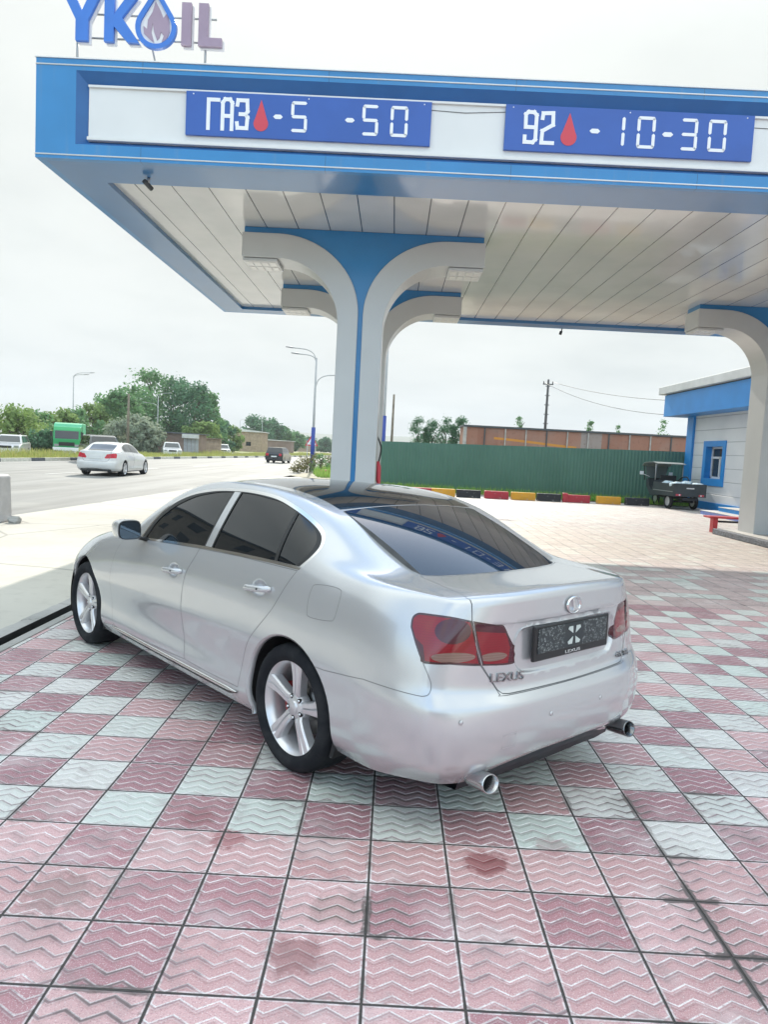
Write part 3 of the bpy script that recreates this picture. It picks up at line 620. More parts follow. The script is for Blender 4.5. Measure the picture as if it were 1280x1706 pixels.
def cut(bm,poly,pr,filt,closed=True):
    e1,e2=E1[pr],E2[pr]; D=e1.cross(e2); bb={}
    xs=[p[0] for p in poly]; ys=[p[1] for p in poly]; B=(min(xs)-.01,max(xs)+.01,min(ys)-.01,max(ys)+.01)
    def box(f):
        u=[v.co.dot(e1) for v in f.verts]; w_=[v.co.dot(e2) for v in f.verts]; return (min(u),max(u),min(w_),max(w_))
    for f in bm.faces:
        c=f.calc_center_median()
        if filt(c,f.normal):
            q=box(f)
            if q[0]<B[1] and q[1]>B[0] and q[2]<B[3] and q[3]>B[2]: bb[f]=q
    n=len(poly)
    for i in range(n if closed else n-1):
        a=poly[i]; b=poly[(i+1)%n]
        if abs(a[0]-b[0])+abs(a[1]-b[1])<1e-6: continue
        u0,u1=min(a[0],b[0])-1e-5,max(a[0],b[0])+1e-5; w0,w1=min(a[1],b[1])-1e-5,max(a[1],b[1])+1e-5
        fs=[f for f,q in bb.items() if q[0]<u1 and q[1]>u0 and q[2]<w1 and q[3]>w0]
        if not fs: continue
        no=(e1*(b[0]-a[0])+e2*(b[1]-a[1])).cross(D).normalized(); co=e1*a[0]+e2*a[1]
        fs=[f for f in fs if min((v.co-co).dot(no) for v in f.verts)<-1e-5 and max((v.co-co).dot(no) for v in f.verts)>1e-5]
        if not fs: continue
        for f in fs: bb.pop(f)
        geom=set(fs)
        for f in fs: geom.update(f.edges); geom.update(f.verts)
        r=bmesh.ops.bisect_plane(bm,geom=list(geom),dist=2e-5,plane_co=co,plane_no=no)
        for g in r['geom']:
            if isinstance(g,bmesh.types.BMFace) and g.is_valid: bb[g]=box(g)
SIDE=lambda c,n:c.y>.35 and n.y>.15
def BELOW(c,n): return c.y>.3 and n.y>.05
DLO=[(1.955,.949),(1.865,1.075),(1.78,1.163),(1.674,1.236),(1.55,1.286),(1.412,1.322),(1.193,1.356),(.978,1.371),(.765,1.375),(.507,1.361),(.291,1.321),(.135,1.28),(.023,1.24),(-.037,1.202),(-.064,1.15),(-.045,1.092),(.01,1.03)]
DLOP=resample(smooth_open(DLO,6)+smooth_open([(.233,1.029),(.561,1.021),(.967,1.007),(1.437,.981),(1.955,.949)],3)[:-1],.03)
GF=smooth_open([(1.86,.967),(1.79,1.082),(1.70,1.158),(1.61,1.212),(1.50,1.258),(1.38,1.295),(1.17,1.334),(.988,1.351)],4)+[(1.008,1.022),(1.44,.998)]
GR=smooth_open([(.888,1.353),(.74,1.353),(.60,1.345),(.485,1.338),(.38,1.322),(.278,1.298)],4)+[(.243,1.045),(.56,1.038),(.903,1.024)]
GQ=smooth_open([(.250,1.290),(.144,1.260),(.06,1.226),(.006,1.190),(-.014,1.148),(.002,1.098),(.05,1.047)],4)+[(.215,1.045)]
BPIL=[(.975,1.352),(.905,1.353),(.918,1.026),(.993,1.023)]
GAP=[(1.045,1.002),(1.072,.93),(1.115,.85),(1.135,.763),(1.141,.677),(1.141,.588),(1.132,.466),(1.11,.37),(1.10,.312)]
RD=[(.02,1.026),(.06,.963),(.108,.878),(.155,.805),(.24,.715),(.33,.625),(.387,.545),(.43,.44),(.455,.335),(.462,.312)]
FDOOR=resample(smooth_open(GAP,3)+smooth_open([(1.3,.302),(2.18,.272),(2.235,.29)],3)+smooth_open([(2.27,.40),(2.285,.6),(2.26,.8),(2.20,.915),(2.12,.952),(1.955,.949)],4)+[(1.437,.981)],.05)
RDOOR=resample(smooth_open(RD,3)+[(.80,.307)]+smooth_open(GAP[::-1],3)+[(.561,1.021)],.05)
FLAP=resample(smooth_closed([(-.15,.985),(-.24,.995),(-.325,.992),(-.345,.97),(-.348,.90),(-.340,.855),(-.318,.842),(-.23,.832),(-.155,.832),(-.138,.85),(-.128,.91),(-.132,.965)],4),.02)
def circ(cx,cz,r,n=56,a0=0,a1=360): return [(cx+r*math.cos(R(a0+(a1-a0)*i/n)),cz+r*math.sin(R(a0+(a1-a0)*i/n))) for i in range(n)]
def ell(cx,cz,a,b_,n=24): return [(cx+a*math.cos(2*math.pi*i/n),cz+b_*math.sin(2*math.pi*i/n)) for i in range(n)]
AR=circ(0,.330,.376); AF=circ(2.85,.330,.380)
CUPR=ell(.305,.892,.078,.050); CUPF=ell(1.285,.836,.078,.050)
TLO=resample(smooth_open([(.0127,.905),(.009,.941),(-.008,.961),(-.04,.968),(-.152,.966),(-.246,.949)],4)+smooth_open([(-.264,.884),(-.299,.758)],3)+smooth_open([(-.162,.772),(-.05,.771),(-.035,.79),(-.012,.84)],4),.02)
TLI=resample([(-.252,.948)]+smooth_open([(-.36,.928),(-.395,.920),(-.422,.872),(-.462,.800),(-.467,.775),(-.455,.757),(-.431,.747),(-.306,.756)],4),.02)
TLI=TLI+[(-.270,.884)]
BUMP=resample([(.6,.612),(.41,.613),(.21,.642),(.03,.638)]+smooth_open([(-.05,.637),(-.075,.645),(-.086,.668),(-.082,.70),(-.046,.771)],4)+[(-.162,.772),(-.299,.758),(-.352,.68)]+smooth_open([(-.381,.638),(-.392,.627),(-.42,.623),(-.80,.622)],3)+[(-.80,.1),(.6,.1)],.06)
LIDT=[(-.555,.537),(-.694,.563),(-.872,.596),(-.928,.614),(-.97,.612)]
LIDTOP=resample([(-.668,-.05),(-.668,.02),(-.655,.20),(-.617,.40),(-.575,.50),(-.553,.532)]+LIDT+[(-1.2,.612),(-1.2,-.05)],.05)
LIDREAR=resample([(-.05,1.2),(.612,1.2),(.612,1.03),(.617,.95),(.603,.884),(.578,.76),(.50,.645),(.478,.628),(.44,.624),(-.05,.622)],.05)
PLREC=resample(smooth_open([(-.06,.906),(.30,.906),(.362,.895),(.392,.865),(.406,.80),(.395,.74),(.36,.702),(.30,.688),(-.06,.686)],4),.03)
GLASSR=resample(smooth_open([(.083,-.06),(.083,.35),(.078,.50),(.062,.518)],3)+[(-.2,.520),(-.38,.519),(-.48,.522)]+smooth_open([(-.545,.520),(-.572,.49),(-.605,.40),(-.642,.20),(-.657,-.06)],4),.05)
ROOFP=resample(smooth_open([(1.40,-.06),(1.40,.3),(1.38,.44),(1.33,.495)],3)+[(.9,.508),(.5,.512),(.096,.520),(.096,-.06)],.06)
WSHLD=resample([(1.42,-.06),(1.42,.3),(1.405,.50),(1.42,.57),(1.7,.60),(2.0,.65),(2.19,.69),(2.26,.66),(2.33,.5),(2.38,.25),(2.40,-.06)],.05)
HOOD=[(2.46,-.06),(2.44,.3),(2.36,.55),(2.30,.70),(2.5,.725),(2.8,.72),(3.1,.69),(3.35,.60),(3.44,.45),(3.50,-.06)]
HEADL=resample(smooth_closed([(-1.78,.70),(-1.92,.72),(-2.05,.73),(-2.18,.72),(-2.26,.68),(-2.2,.61),(-2.05,.585),(-1.9,.60),(-1.8,.65)],3),.04)
GRILLE=resample([(-.05,.66),(.30,.66),(.33,.63),(.30,.50),(.22,.46),(-.05,.46)],.06)
LZ={'s1':ell(-.168,.905,.078,.052,28),'s2':resample([(.02,.86),(-.005,.87),(-.045,.84),(-.06,.76),(.02,.76)],.03),'c1':ell(-.175,.797,.095,.021,28),'s3':resample([(-.25,.96),(-.25,.905),(-.42,.885),(-.45,.93)],.03),'s4':resample([(-.405,.90),(-.43,.82),(-.42,.74),(-.5,.74),(-.5,.9)],.03),'c2':ell(-.355,.789,.062,.018,24)}
TAILF=lambda c,n:c.x<-.2 and c.y>-.01 and (n.y>.12 or n.x<-.12)
REARF=lambda c,n:c.x<-.86 and n.x<-.2
TOPF=lambda c,n:n.z>.15 and c.z>.7
def inplane(poly,cen,pr):
    e1,e2=E1[pr],E2[pr]; return in_poly(poly,np.stack([cen@np.array(e1),cen@np.array(e2)],1))
def build_saloon(name,loc,rz,label,cat,M,full=True,group=None,levels=3,scale=1.0):
    root=empty(name,loc,rz,label,cat,group); root.scale=(scale,)*3
    base=fitted_body(levels); base.polygons.foreach_set('use_smooth',[True]*len(base.polygons)); base.update()
    bverts=[v.co.copy() for v in base.vertices]; bnorm=[v.normal.copy() for v in base.vertices]; bpoly=[tuple(p.vertices) for p in base.polygons]
    tris=[]
    for p in bpoly: tris.append((p[0],p[1],p[2])); tris.append((p[0],p[2],p[3]))
    bvh=BVHTree.FromPolygons(bverts,tris)
    if bvh.ray_cast(Vector((1.2,5,.6)),Vector((0,-1,0)))[1].y<0: bnorm=[-n for n in bnorm]
    bm=bmesh.new(); bm.from_mesh(base)
    bmesh.ops.delete(bm,geom=[f for f in bm.faces if f.calc_center_median().y<0],context='FACES')
    bm.normal_update()
    s=sum((f.normal.y for f in bm.faces if f.calc_center_median().y>.5))
    if s<0: bmesh.ops.reverse_faces(bm,faces=bm.faces[:]); bm.normal_update()
    side_low=lambda c,n:c.y>.5 and c.z<.75 and n.y>-.3
    cut(bm,AR,'side',side_low); cut(bm,AF,'side',side_low)
    dl=[f for f in bm.faces if (lambda c:c.y>.45 and c.z<.8 and (math.hypot(c.x,c.z-.330)<.376 or math.hypot(c.x-2.85,c.z-.330)<.380))(f.calc_center_median())]
    bmesh.ops.delete(bm,geom=dl,context='FACES')
    G=.0028
    jobs=[(DLOP,'side',SIDE,(0,.016,.021)),(GF,'side',SIDE,(0,)),(GR,'side',SIDE,(0,)),(GQ,'side',SIDE,(0,)),(BPIL,'side',SIDE,(0,))]
    if full:
        jobs+=[(FDOOR,'side',BELOW,(-.001,G)),(RDOOR,'side',BELOW,(-.001,G)),(FLAP,'side',SIDE,(0,.0025)),
               (CUPR,'side',SIDE,(0,.008,.018,.03)),(CUPF,'side',SIDE,(0,.008,.018,.03)),(BUMP,'diag',TAILF,(0,.003)),(TLO,'diag',TAILF,(0,.008)),(TLI,'diag',TAILF,(0,.008)),
               (LIDTOP,'top',TOPF,(0,.004)),(LIDREAR,'rear',REARF,(0,.004)),(PLREC,'rear',REARF,(0,.008,.02)),(GLASSR,'top',TOPF,(0,.007)),(ROOFP,'top',TOPF,(0,)),(WSHLD,'top',TOPF,(0,)),(HOOD,'top',TOPF,(0,.004)),
               (HEADL,'front',lambda c,n:c.x>2.9,(0,)),(GRILLE,'rear',lambda c,n:c.x>3.4 and n.x>.2,(0,))]
    else:
        jobs+=[(TLO,'diag',TAILF,(0,)),(TLI,'diag',TAILF,(0,)),(GLASSR,'top',TOPF,(0,)),(WSHLD,'top',TOPF,(0,)),(HEADL,'front',lambda c,n:c.x>2.9,(0,)),(FDOOR,'side',BELOW,(0,.008)),(RDOOR,'side',BELOW,(0,.008)),(LIDREAR,'rear',REARF,(0,.01))]
    for poly,pr,ft,ins in jobs:
        for d in ins: cut(bm,inset(poly,d) if d else poly,pr,ft)
    if full:
        cut(bm,[(-.6,.930),(.6,.930)],'rear',REARF,False); cut(bm,[(-.6,.922),(.6,.922)],'rear',REARF,False)
        # tail lamp inner zones
        for q in LZ.values(): cut(bm,q,'diag',TAILF)
    bm.verts.ensure_lookup_table(); bm.faces.ensure_lookup_table()
    faces=bm.faces[:]; cen=np.array([f.calc_center_median() for f in faces]); bm.normal_update(); nor=np.array([f.normal for f in faces])
    moved=set()
    if full:
        for poly,pr,ft,depth,ramp,dv in ((PLREC,'rear',REARF,.020,.018,Vector((1,0,0))),(CUPR,'side',SIDE,.017,.036,Vector((0,-1,0))),(CUPF,'side',SIDE,.017,.036,Vector((0,-1,0)))):
            e1,e2=E1[pr],E2[pr]
            vs=[v for v in bm.verts if (v.co.x<-.9 if pr=='rear' else v.co.y>.6)]
            ins=in_poly(poly,np.array([(v.co.dot(e1),v.co.dot(e2)) for v in vs]))
            for v,k in zip(vs,ins):
                if k:
                    d=edge_dist(poly,(v.co.dot(e1),v.co.dot(e2))); t=min(1,d/ramp); t=t*t*(3-2*t); v.co+=dv*depth*t; moved.add(v)
                    if t<.02: pass
        for v in bm.verts:      # crease below the boot lip
            if v.co.x<-.94 and abs(v.co.y)<.60 and v not in moved and .62<v.co.z<.9305:
                t=min(1,max(0,(.9305-v.co.z)/.008)); fade=min(1,max(0,(v.co.z-.64)/.2)); v.co.x+=.007*t*fade; 
                if v.co.z>.915: moved.add(v)
    bm.normal_update()
    def reg(poly,pr,d=0.0): return inplane(inset(poly,d) if d else poly,cen,pr)
    side=(cen[:,1]>.35)&(nor[:,1]>.1); top=(nor[:,2]>.1)&(cen[:,2]>.7); tail=(cen[:,0]<-.2); rear=(cen[:,0]<-.86)
    region=np.full(len(faces),'body',dtype=object)
    if full:
        lid=((reg(LIDTOP,'top')&top&(cen[:,2]>1.0))|(reg(LIDREAR,'rear')&rear&(cen[:,2]<=1.03)&(nor[:,0]<-.1)))
        lidi=((reg(LIDTOP,'top',.004)&top&(cen[:,2]>1.0))|(reg(LIDREAR,'rear',.004)&rear&(cen[:,2]<=1.03)&(nor[:,0]<-.1)))
        region[lid]='seam'; region[lidi]='boot_lid'
        hd=reg(HOOD,'top')&top; region[hd]='seam'; region[reg(HOOD,'top',.004)&top]='bonnet'
        bp=reg(BUMP,'diag')&tail; bpi=reg(BUMP,'diag',.003)&tail; region[bp&~lidi]='seam'; region[bpi]='rear_bumper'
        for P,nm in ((FDOOR,'front_door'),(RDOOR,'rear_door')):
            region[reg(P,'side',-.001)&side]='seam'; region[reg(P,'side',G)&side]=nm
        region[reg(FLAP,'side')&side]='seam'; region[reg(FLAP,'side',.0025)&side]='fuel_flap'
        region[reg(ROOFP,'top')&top&(cen[:,2]>1.2)]='roof_panel'
        region[reg(WSHLD,'top')&top]='windscreen'
        region[reg(GLASSR,'top')&top&(cen[:,0]<.2)]='glass_edge'; region[reg(GLASSR,'top',.007)&top&(cen[:,0]<.2)]='rear_window'
        region[reg(GRILLE,'rear')&(cen[:,0]>3.4)]='grille'
        for P,nm in ((TLO,'tail_lamp'),(TLI,'lid_lamp')):
            a=reg(P,'diag')&tail; region[a]=nm+'_edge'; bI=reg(P,'diag',.008)&tail; region[bI]=nm
            sm_=reg(LZ['s1'],'diag')|reg(LZ['s2'],'diag') if nm=='tail_lamp' else reg(LZ['s3'],'diag')|reg(LZ['s4'],'diag')
            region[bI&sm_]=nm+'_smoke'; region[bI&(reg(LZ['c1'],'diag') if nm=='tail_lamp' else reg(LZ['c2'],'diag'))]=nm+'_clear'
    else:
        for P in (FDOOR,RDOOR): region[reg(P,'side')&side]='seam'; region[reg(P,'side',.008)&side]='body'
        region[reg(LIDREAR,'rear')&rear]='seam'; region[reg(LIDREAR,'rear',.01)&rear]='body'
        region[reg(WSHLD,'top')&top]='windscreen'; region[reg(GLASSR,'top')&top]='rear_window'
        region[(reg(TLO,'diag')|reg(TLI,'diag'))&tail]='tail_lamp'
    region[reg(HEADL,'front')&(cen[:,0]>2.9)]='headlamp'
    region[reg(DLOP,'side')&side]='window_trim'
    region[reg(DLOP,'side',.016)&side]='gasket'
    region[reg(BPIL,'side')&side]='pillar'
    region[reg(GF,'side')&side]='front_glass'; region[reg(GR,'side')&side]='rear_glass'; region[reg(GQ,'side')&side]='quarter_window'
    moved_ids={v.index for v in moved} if False else None
    bm.verts.index_update(); mv=set(v.index for v in moved)
    vn={}
    def vnorm(v):
        n=vn.get(v.index)
        if n is None:
            if v.index in mv: n=v.normal.copy()
            else:
                co,nn,ti,_=bvh.find_nearest(v.co); t=tris[ti]; A,B,C=(bverts[k] for k in t); tot=(B-A).cross(C-A)
                L=tot.length_squared or 1e-12; wa=(B-co).cross(C-co).dot(tot)/L; wb=(C-co).cross(A-co).dot(tot)/L; n=(bnorm[t[0]]*wa+bnorm[t[1]]*wb+bnorm[t[2]]*(1-wa-wb)).normalized()
            vn[v.index]=n
        return n
    groups={}
    for f,rg in zip(faces,region): groups.setdefault(rg,[]).append(f)
    if full:      # evenly curved rear screen
        for v in {v for f in groups['rear_window'] for v in f.verts}:
            x,y=v.co.x,v.co.y; t=x+.657; k=.20-.14*t
            v.co.z=1.068+.468*t-.128*t*t-k*y*y; vn[v.index]=Vector((-(.468-.256*t+.14*y*y),2*k*y,1)).normalized()
    def mesh_of(keys,sides,off=0.0):
        V=[];N=[];F=[];MI=[]
        for s in sides:
            mp={}
            for ki,k in enumerate(keys):
                for f in groups.get(k,[]):
                    ids=[]
                    for v in f.verts:
                        if v.index not in mp:
                            n=vnorm(v); c=v.co-n*off; mp[v.index]=len(V); V.append((c.x,c.y*s,c.z)); N.append((n.x,n.y*s,n.z))
                        ids.append(mp[v.index])
                    F.append(ids if s>0 else ids[::-1]); MI.append(ki)
        me=bpy.data.meshes.new('m'); me.from_pydata(V,[],F); me.polygons.foreach_set('use_smooth',[True]*len(F)); me.polygons.foreach_set('material_index',MI); me.update()
        me.normals_split_custom_set_from_vertices(N); return me
    def part(nm,keys,mats,sides=(1,-1),parent=root,off=0.0):
        me=mesh_of(keys,sides,off); me.name=nm; return link(nm,me,mats,parent)
    P=M
    body=part('body',['body','seam'],[P['paint'],P['seam']])
    part('windscreen',['windscreen'],[P['glass']],parent=root)
    if full:
        part('boot_lid',['boot_lid'],[P['paint']]); part('bonnet',['bonnet'],[P['paint']]); part('rear_bumper',['rear_bumper'],[P['paint']])
        part('roof_panel',['roof_panel'],[P['gloss']]); rw=part('rear_window',['rear_window'],[P.get('rglass',P['glass'])],off=.001); part('window_seal',['glass_edge'],[P['seam']],parent=rw)
        part('grille',['grille'],[P['dark']])
    else: part('rear_window',['rear_window'],[P['glass']])
    out={}
    for s in (1,-1):
        if full:
            d=part('front_door',['front_door','pillar'],[P['paint']]*2,(s,)); part('window',['front_glass'],[P['glass']],(s,),d,.004); out['fd%d'%s]=d
            d=part('rear_door',['rear_door'],[P['paint']],(s,)); part('window',['rear_glass'],[P['glass']],(s,),d,.004); out['rd%d'%s]=d
            part('fuel_flap',['fuel_flap'],[P['paint']],(s,)) if s>0 else part('quarter_skin',['fuel_flap'],[P['paint']],(s,))
            for nm in ('tail_lamp','lid_lamp'):
                part('tail_lamp',[nm,nm+'_edge',nm+'_smoke',nm+'_clear'],[P['red'],P['lampedge'],P['smoke'],P['clear']],(s,))
        else:
            part('side_window',['front_glass'],[P['glass']],(s,)); part('side_window',['rear_glass'],[P['glass']],(s,)); part('tail_lamp',['tail_lamp'],[P['red']],(s,))
        part('quarter_window',['quarter_window'],[P['glass']],(s,),root,.004)
        part('window_trim',['window_trim','gasket']+([] if full else ['pillar']),[P['chrome'],P['rubber']]+([] if full else [P['rubber']]),(s,))
        part('headlamp',['headlamp'],[P['lens']],(s,))
    # returns of the wheel arches and dark liners
    for cx in (0,2.85):
        ra=.376 if cx==0 else .380
        for s in (1,-1):
            b=MB(); V=[];n=40
            for i in range(n+1):
                a=R(-22+224*i/n); x=cx+ra*math.cos(a); z=.330+ra*math.sin(a); h=bvh.ray_cast(Vector((x,2,z)),Vector((0,-1,0))); y=h[0].y if h[0] is not None and h[0].y>.6 else .86
                xi=cx+(ra-.012)*math.cos(a); zi=.330+(ra-.012)*math.sin(a)
                V+=[(x,y*s,z),(xi,(y-.006)*s,zi),(xi,(y-.03)*s,zi)]
            F=[]
            for i in range(n): F+=[(i*3,i*3+1,i*3+4,i*3+3),(i*3+1,i*3+2,i*3+5,i*3+4)]
            b.cur=0; b.add(V,F,True); V=[]
            for i in range(n+1):
                a=R(-22+224*i/n); V+=[(cx+(ra-.0115)*math.cos(a),.86*s,.330+(ra-.0115)*math.sin(a)),(cx+(ra+.007)*math.cos(a),.855*s,.330+(ra+.007)*math.sin(a)),(cx+(ra+.007)*math.cos(a),.55*s,.330+(ra+.007)*math.sin(a)),(cx,.55*s,.330)]
            b.cur=1; b.add(V,[(i*4+k,i*4+k+1,i*4+k+5,i*4+k+4) for i in range(n) for k in range(3)],False)
            b.build('wheel_arch',[P['paint'],P['dark']],root)
    b=MB(); b.prism([(-.90,-.45),(-.90,.45),(-.74,.66),(-.40,.75),(-.40,-.75),(-.74,-.66)],2,.232,.30); b.box(-.38,.38,-.55,.55,.17,.60); b.box(.38,2.46,-.80,.80,.165,.30); b.box(2.46,3.24,-.55,.55,.2,.55); b.box(3.24,3.5,-.62,.62,.21,.4); b.build('underbody',P['dark'],root)
    return root,bvh,out
def wheel(parent,x,y,M,spoke0=90,s=1,full=True,rt=.327):
    t=bpy.data.objects.new('wheel',None); COL.objects.link(t); t.parent=parent; t.location=(x,y,rt); t.empty_display_size=.1
    nseg=72 if full else 24
    b=MB(); k=rt/.327; oy=.0
    prof=[(.247,-.105),(.256,-.118),(.27,-.124),(.295,-.121),(.314,-.108),(.3225,-.092),(.3265,-.06),(.327,0),(.3265,.06),(.3225,.092),(.314,.108),(.295,.121),(.27,.124),(.256,.118),(.247,.105),(.238,.10)]
    b.lathe([(r_*k,h) for r_,h in prof],nseg,'y')
    if full:      # tread grooves
        for h in (-.07,-.035,0,.035,.07): b.lathe([(.3272*k,h-.004),(.3275*k,h),(.3272*k,h+.004)],nseg,'y')
    b.build('tyre',M['tyre'],t)
    b=MB(); f=s; k*=1.062
    b.lathe([(.222*k,-.10*f),(.215*k,-.08*f),(.2*k,-.04*f),(.2*k,.05*f),(.212*k,.085*f),(.225*k,.098*f),(.236*k,.108*f),(.241*k,.112*f),(.243*k,.108*f),(.240*k,.10*f)],nseg,'y')
    def pt(r_,w_,y_,a): return (r_*math.cos(a)-w_*math.sin(a),y_*f,r_*math.sin(a)+w_*math.cos(a))
    sp=[(.045,.032,.070),(.075,.028,.080),(.11,.029,.083),(.15,.034,.086),(.19,.041,.090),(.218,.047,.094),(.234,.052,.101)]
    for q in range(5):
        A=R(spoke0+72*q); V=[];F=[]; rows=[]
        for i,(r_,hw,yy) in enumerate(sp):
            bend=.035*(max(0,r_-.05)/.18)**1.6*-.55*(-1 if s<0 else 1); a=A+bend*3.2
            cs=[(-hw,yy-.052),(-hw,yy-.010),(-hw*.80,yy),(-hw*.16,yy+.001),(0,yy-.012 if .05<r_ else yy-.003),(hw*.16,yy+.001),(hw*.80,yy),(hw,yy-.010),(hw,yy-.052)]
            rows.append([pt(r_*k,c[0],c[1],a) for c in cs])
        m=len(rows[0]); V=[p for r_ in rows for p in r_]
        for i in range(len(rows)-1):
            for j in range(m-1): F.append((i*m+j,i*m+j+1,(i+1)*m+j+1,(i+1)*m+j))
        b.add(V,F,False)
    b.lathe([(.0,.088*f),(.024,.087*f),(.031,.083*f),(.034,.078*f)],24,'y'); b.lathe([(.034,.078*f),(.062,.074*f),(.072,.060*f),(.072,.02*f)],32,'y')
    b.build('rim',M['alloy'],t); k/=1.062
    if full:
        for q in range(5):
            a=R(spoke0+36+72*q); cx,cz=.057*math.cos(a),.057*math.sin(a); b=MB(); b.lathe([(.0,.077*f),(.0125,.077*f),(.0125,.06*f)],12,'y',(cx,0,cz)); b.cur=1
            b.lathe([(.0,.082*f),(.007,.081*f),(.008,.06*f)],6,'y',(cx,0,cz)); b.build('lug_nut',[M['dark'],M['chrome']],t)
    b=MB(); b.lathe([(0,-.02*f),(.155,-.02*f),(.155,-.035*f),(0,-.035*f)],40,'y'); b.lathe([(0,.0),(.085,.0),(.09,-.02*f)],32,'y'); b.build('brake_disc',M['disc'],t)
    b=MB(); V=[]
    for i in range(9):
        a=R(-28+56*i/8); 
        for r_,yy in ((.10,.015),(.175,.015),(.175,-.07),(.10,-.07)): V.append((r_*math.cos(a),yy*f,r_*math.sin(a)))
    F=[(i*4+j,i*4+(j+1)%4,(i+1)*4+(j+1)%4,(i+1)*4+j) for i in range(8) for j in range(4)]+[(0,1,2,3),(35,34,33,32)]
    b.add(V,F); b.build('brake_caliper',M['caliper'],t)
    return t
def m_silver():
    a=Mat('silver metallic paint',(.58,.59,.61),.25,.50,Coat_Weight=1.0,Coat_Roughness=.05); n=a.noise(9000,detail=1); f=a.noise(1.4,detail=4)
    c=a.mix(n.ss(.35,.65),(.51,.525,.54),(.61,.62,.635)); c=a.mix(f.ss(.6,.85)*.10,c,(.45,.43,.42)); a.col(c); return a.m
def m_glass(n,c,ior=1.75):
    return Mat(n,c,.02,0,IOR=ior).m
def m_lens(n,c,c2):
    a=Mat(n,c,.12,0,Coat_Weight=.55,Coat_Roughness=.02); x,y,z=a.xyz(); k=((z*70).fr()-.5).ab(); q=(((x+y)*60).fr()-.5).ab(); g=a.noise(14,detail=2)
    a.col(a.mix(((z*95).fr()-.5).ab().ss(.3,.5)*.35,c,c2)); return a.m
CM=dict(paint=m_silver(),seam=Mat('panel gap',(.085,.09,.095),.7).m,glass=m_glass('tinted glass',(.006,.009,.012),1.62),rglass=m_glass('reflective rear glass',(.010,.018,.028),1.9),gloss=Mat('gloss black roof film',(.010,.011,.012),.04,0,IOR=1.7).m,
 chrome=Mat('bright trim',(.78,.79,.80),.12,1.0).m,rubber=Mat('window rubber',(.015,.016,.017),.5).m,red=m_lens('red lens',(.22,.003,.012),(.12,.002,.008)),lampedge=Mat('lamp surround',(.045,.006,.012),.12,0,Coat_Weight=1.0,Coat_Roughness=.03).m,
 smoke=m_lens('smoked red lens',(.065,.008,.018),(.045,.006,.012)),clear=m_lens('clear reflector lens',(.20,.12,.10),(.36,.26,.22)),dark=Mat('matt black underside',(.012,.013,.014),.75).m,lens=Mat('headlamp lens',(.35,.38,.40),.05,.3,Coat_Weight=1.0,Coat_Roughness=.02).m,
 alloy=mottled('alloy rim silver',(.70,.70,.715),.28,.05,5,.6),disc=Mat('brake disc steel',(.16,.155,.15),.4,.8).m,caliper=Mat('red brake caliper',(.30,.02,.02),.4).m)
def m_tyre():
    a=Mat('tyre rubber',rough=.85); f=a.noise(10,detail=5); a.col(a.mix(f.ss(.4,.7),(.012,.014,.018),(.026,.028,.031))); a.bump(a.noise(60,detail=2),.002,.5); return a.m
CM['tyre']=m_tyre(); CM['tyre'].node_tree.nodes['Principled BSDF'].inputs['Specular IOR Level'].default_value=.22
car,cbvh,cp=build_saloon('silver_saloon_car',(.17726,4.22201,0),R(90)+.73646,'silver saloon car with tinted windows and black roof parked in the foreground on the tiles','car',CM)
for cx,cy,s,a in ((0,.757,1,97),(2.85,.757,1,99),(0,-.757,-1,80),(2.85,-.757,-1,110)): wheel(car,cx,cy,CM,a,s)
def on_body(x,z,y0=2.0,pr='side'):
    h=cbvh.ray_cast(Vector((x,y0,z)),Vector((0,-1,0))) if pr=='side' else cbvh.ray_cast(Vector((-3,x,z)),Vector((1,0,0))); return h[0],h[1]
# door handles
for s in (1,-1):
    for key,xx,zc,dz in (('rd',.305,.893,.012),('fd',1.285,.836,.010)):
        d=cp['%s%d'%(key,s)]; p,_=on_body(xx,zc); pts=[]
        for i in range(9):
            t=-1+i/4; xq=xx-t*.118; zq=zc+t*dz+.0; q,_=on_body(xq,zq); lift=.034*(1-abs(t)**4)+.002; pts.append((xq,(q.y+lift)*s,zq))
        b=MB(); b.tube(smooth_open(pts,2),[.007]+[.0125]*(len(smooth_open(pts,2))-2)+[.007],10,sy=1.35); h=b.build('door_handle',CM['paint'],d)
        b=MB(); b.lathe([(0,.004),(.005,.004),(.006,0)],10,'y',(xx-.05,(pts[5][1]*s+.010)*s,zc+.006)); k=b.build('key_lock',CM['dark'],h)
# sill strips
for s in (1,-1):
    V=[];F=[];n=34
    for i in range(n+1):
        x=2.24-(2.24-.475)*i/n; zt_=.292+.010*(1-i/n)*-1+.004; ww=min(1,i/2,(n-i)/2)
        for dz,dy in ((.004,.001),(.0,.012),(-.011,.0135),(-.020,.004),(-.030,.003)):
            z=zt_-.014+dz*(.25+.75*ww)*1.25; q,_=on_body(x,z); V.append((x,((q.y if q is not None else .88)+dy)*s,z))
    for i in range(n):
        for k in range(4): F.append((i*5+k,i*5+k+1,i*5+k+6,i*5+k+5))
    b=MB()
    for i,f in enumerate(F): b.cur=1 if i%4>=2 else 0; b.f.append(f); b.mi.append(b.cur); b.sm.append(True)
    b.v=V; b.build('sill_trim',[CM['chrome'],CM['rubber']],car)
